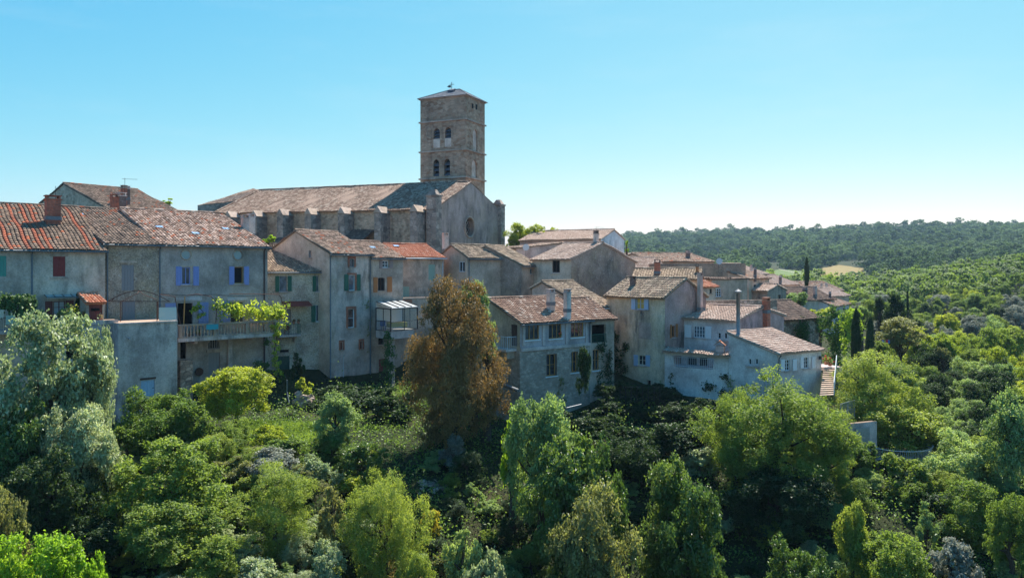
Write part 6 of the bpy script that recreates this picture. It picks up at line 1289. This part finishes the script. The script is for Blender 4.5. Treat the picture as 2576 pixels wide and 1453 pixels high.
def wood(name, label, cells, nl, leafw, sp, seed, hr=(.85, 1.5), rk=1.):
    rng = np.random.RandomState(seed); protos = []
    for k in range(5):
        V, Fq, ti, c = crown('round' if k else 'tall', 8, max(3, nl // 16), 2, leafw, seed + k, .85, soft=.9); protos.append((V, ti, np.arange(len(V)) // 4))
    VV, TT = [], []
    for (x, y, R) in cells:
        V, ti, _ = protos[rng.randint(5)]; s = R * rk * rng.uniform(.75, 1.25); h = s * rng.uniform(*hr); z = terr1(x, y) + h * .75
        a = rng.uniform(0, 6.283); ca, sa = math.cos(a), math.sin(a)
        tn = .3 + .3 * math.sin(x * .021 + 1.7 * math.sin(y * .009)) + .22 * math.sin(y * .027 + x * .013); VV.append(np.stack([x + (V[:, 0] * ca - V[:, 1] * sa) * s, y + (V[:, 0] * sa + V[:, 1] * ca) * s, z + V[:, 2] * h], 1)); TT.append(np.clip(ti * .45 + tn * .75 + rng.uniform(-.2, .3), 0, 1))
    V = np.concatenate(VV); n = len(V) // 4
    o = mesh_np(name, V, np.arange(n * 4, dtype=np.int32).reshape(n, 4), LM[sp], None, {'tint': np.concatenate(TT)}); return tag(o, label, 'wood', None, 'stuff')
def scatter(d0, d1, sp0, sp1, pxr, seed, fn=None):
    rng = np.random.RandomState(seed); out = []; d = d0
    while d < d1:
        s = sp0 + (sp1 - sp0) * (d - d0) / (d1 - d0); x0, x1 = (pxr[0] - CX) / F * d, (pxr[1] - CX) / F * d; x = x0 + rng.uniform(0, s)
        while x < x1:
            xx, yy = x + rng.normal(0, s * .22), d + rng.normal(0, s * .22); px = CX + xx / yy * F
            if not infield(xx, yy) and (fn is None or fn(px, yy)): out.append((xx, yy, s * .62))
            x += s
        d += s * .9
    return out
def keep(px, d):
    if d > np.interp(px, [1500, 1800, 2060, 2350, 2640], [1700, 1470, 1370, 1230, 1230]): return False
    if d < 225 and px > 2130: return False
    if d < 250 and px < 2140: return False
    if 330 < d < 470 and 1900 < px < 2260: return (math.sin(px * .05) + math.sin(d * .07)) > .9
    if 470 < d < 760 and px < 2200: return (math.sin(px * .031 + 1) + math.sin(d * .023)) > .1
    return True
wood('woodland', 'dense mixed wood covering the near hillside on the right', scatter(215, 430, 5.2, 6.5, (1560, 2660), 3, keep), 420, .17, 'wood', 5, (.75, 1.2), 1.2)
wood('woodland', 'far wooded hills fading to blue along the horizon', scatter(430, 1700, 8.5, 17, (1380, 2640), 4, keep), 190, .24, 'woodfar', 9, (.6, .95), 1.35)
# undergrowth over the near slope
ug = np.random.RandomState(21); N = 9500; d = np.sqrt(ug.uniform(33 ** 2, 112 ** 2, N)); px = ug.uniform(-120, 2700, N); x = (px - CX) / F * d
front = np.interp(px, [-120, 260, 450, 680, 830, 1010, 1100, 1230, 1320, 1480, 1600, 1680, 1840, 1950, 2080, 2130, 2700], [55, 60, 63.5, 70, 74, 80, 80, 68, 61, 66, 71, 66, 63, 60, 63, 112, 112])
k = (d < front - .6) & ~((px > 560) & (px < 770) & (d > 58.5) & (d < 63) & (ug.rand(N) < .75)); x, d = x[k], d[k]; z = terr(x, d); m = len(x)
hgt = ug.uniform(.3, 1.5, m) * ug.uniform(.4, 1.2, m); per = 26; rep = np.repeat(np.arange(m), per)
cen = np.stack([x[rep] + ug.normal(0, .55, m * per), d[rep] + ug.normal(0, .55, m * per), z[rep] + np.abs(ug.normal(0, .6, m * per)) * hgt[rep] + .05], 1)
V, Fq = leaves_np(cen, ug.normal(0, .8, cen.shape) + np.array([0, 0, .6]), .2, .11, ug)
o = mesh_np('undergrowth', V, Fq, LM['under'], None, {'tint': np.clip(ug.uniform(0, 1, m)[rep] * .8 + ug.uniform(0, .3, m * per), 0, 1)}); tag(o, 'tangled undergrowth and brambles covering the slope under the trees', 'undergrowth', None, 'stuff')
# grass of the small garden terrace
n = 9000; gx = ug.uniform(-22.5, -14.6, n); gy = ug.uniform(56, 64.5, n); q = np.stack([gx, gy, terr(gx, gy) + .06], 1)
nn = ug.normal(0, 1, (n, 3)); nn[:, 2] *= .3; o = leafcloud('grass', q, nn, .26, LM['grass'], ug, .25, None, np.clip(.5 + .5 * np.sin(gx * 1.3) * np.cos(gy) + ug.normal(0, .2, n), 0, 1)); tag(o, 'sunny grass and weeds on the small garden terrace', 'grass', None, 'stuff')
n = 9000; dd = ug.uniform(38, 47, n); pp = ug.uniform(940, 1290, n); gx = (pp - CX) / F * dd; q = np.stack([gx, dd, terr(gx, dd) + .12], 1); nn = ug.normal(0, 1, (n, 3)); nn[:, 2] *= .3
o = leafcloud('dry_grass', q, nn, .34, LM['dry'], ug, .2, None); tag(o, 'dry straw coloured grass on the bottom slope by the golden bush', 'grass', None, 'stuff')
# ------------------------------------------------------------------ camera, sun, sky (draft)
HAZE = .00011
cam = bpy.data.cameras.new('camera'); cam.sensor_width = 36; cam.lens = 36 * F / 2576; cam.shift_y = -(726.5 - HY) / 2576 * -1 * -1
cam.clip_end = 20000; cam.clip_start = .5
co = bpy.data.objects.new('camera', cam); C.objects.link(co); co.rotation_euler = (math.pi / 2, 0, 0); bpy.context.scene.camera = co
EL, AZ = math.radians(52), math.radians(22)
sun = bpy.data.lights.new('sun', 'SUN'); sun.energy = 5.; sun.angle = math.radians(.53); sun.color = (1, .95, .87)
so = bpy.data.objects.new('sun', sun); C.objects.link(so)
so.rotation_euler = Vector((math.sin(AZ) * math.cos(EL), math.cos(AZ) * math.cos(EL), math.sin(EL))).to_track_quat('Z', 'Y').to_euler()
W = bpy.data.worlds.new('World'); bpy.context.scene.world = W; W.use_nodes = True; nt = W.node_tree
sk = nt.nodes.new('ShaderNodeTexSky'); sk.sky_type = 'NISHITA'; sk.sun_disc = False; sk.sun_elevation = EL; sk.sun_rotation = AZ; sk.altitude = 200; sk.air_density = 1.; sk.dust_density = .6; sk.ozone_density = 1.5
bg = nt.nodes['Background']; bg.inputs['Strength'].default_value = .12
sep = nt.nodes.new('ShaderNodeSeparateColor'); cmb = nt.nodes.new('ShaderNodeCombineColor'); nt.links.new(sk.outputs['Color'], sep.inputs[0])
for i, (pw, ml) in enumerate(((1.7, .14), (.74, .9), (.22, 2.5))):
    m1 = nt.nodes.new('ShaderNodeMath'); m1.operation = 'POWER'; m1.inputs[1].default_value = pw; nt.links.new(sep.outputs[i], m1.inputs[0])
    m2 = nt.nodes.new('ShaderNodeMath'); m2.operation = 'MULTIPLY'; m2.inputs[1].default_value = ml; nt.links.new(m1.outputs[0], m2.inputs[0]); nt.links.new(m2.outputs[0], cmb.inputs[i])
# thin high wisps of cloud by direction
tc = nt.nodes.new('ShaderNodeTexCoord'); mp = nt.nodes.new('ShaderNodeMapping'); mp.inputs['Scale'].default_value = (2.2, 2.2, 11); mp.inputs['Rotation'].default_value = (.12, .2, 0); nt.links.new(tc.outputs['Generated'], mp.inputs['Vector'])
nz = nt.nodes.new('ShaderNodeTexNoise'); nz.inputs['Scale'].default_value = 1.6; nz.inputs['Detail'].default_value = 7; nz.inputs['Roughness'].default_value = .62; nt.links.new(mp.outputs['Vector'], nz.inputs['Vector'])
cr = nt.nodes.new('ShaderNodeMapRange'); cr.inputs[1].default_value = .5; cr.inputs[2].default_value = .8; cr.inputs[3].default_value = 0; cr.inputs[4].default_value = .13; nt.links.new(nz.outputs['Fac'], cr.inputs[0])
cm = nt.nodes.new('ShaderNodeMix'); cm.data_type = 'RGBA'; nt.links.new(cr.outputs[0], cm.inputs[0]); nt.links.new(cmb.outputs[0], cm.inputs[6]); cm.inputs[7].default_value = (3.6, 4.1, 4.2, 1)
nt.links.new(cm.outputs[2], bg.inputs['Color'])
# the air between the village and the far hills
hz = bpy.data.materials.new('air'); hz.use_nodes = True; ht = hz.node_tree; ht.nodes.remove(ht.nodes['Principled BSDF'])
pv = ht.nodes.new('ShaderNodeVolumePrincipled'); pv.inputs['Color'].default_value = (.5, .74, 1, 1); pv.inputs['Density'].default_value = HAZE; pv.inputs['Anisotropy'].default_value = .2
ht.links.new(pv.outputs[0], ht.nodes['Material Output'].inputs['Volume'])
tag(MB().box((-3500, -3500, -60), (7000, 0, 0), (0, 7000, 0), (0, 0, 190)).build('haze', hz), kind='stuff')
sc = bpy.context.scene; sc.view_settings.view_transform = 'Standard'; sc.view_settings.look = 'None'; sc.view_settings.exposure = 1.02; sc.view_settings.gamma = 1
sc.cycles.max_bounces = 6; sc.cycles.diffuse_bounces = 3; sc.cycles.glossy_bounces = 2; sc.cycles.transmission_bounces = 3; sc.cycles.transparent_max_bounces = 6; sc.cycles.caustics_reflective = False; sc.cycles.caustics_refractive = False
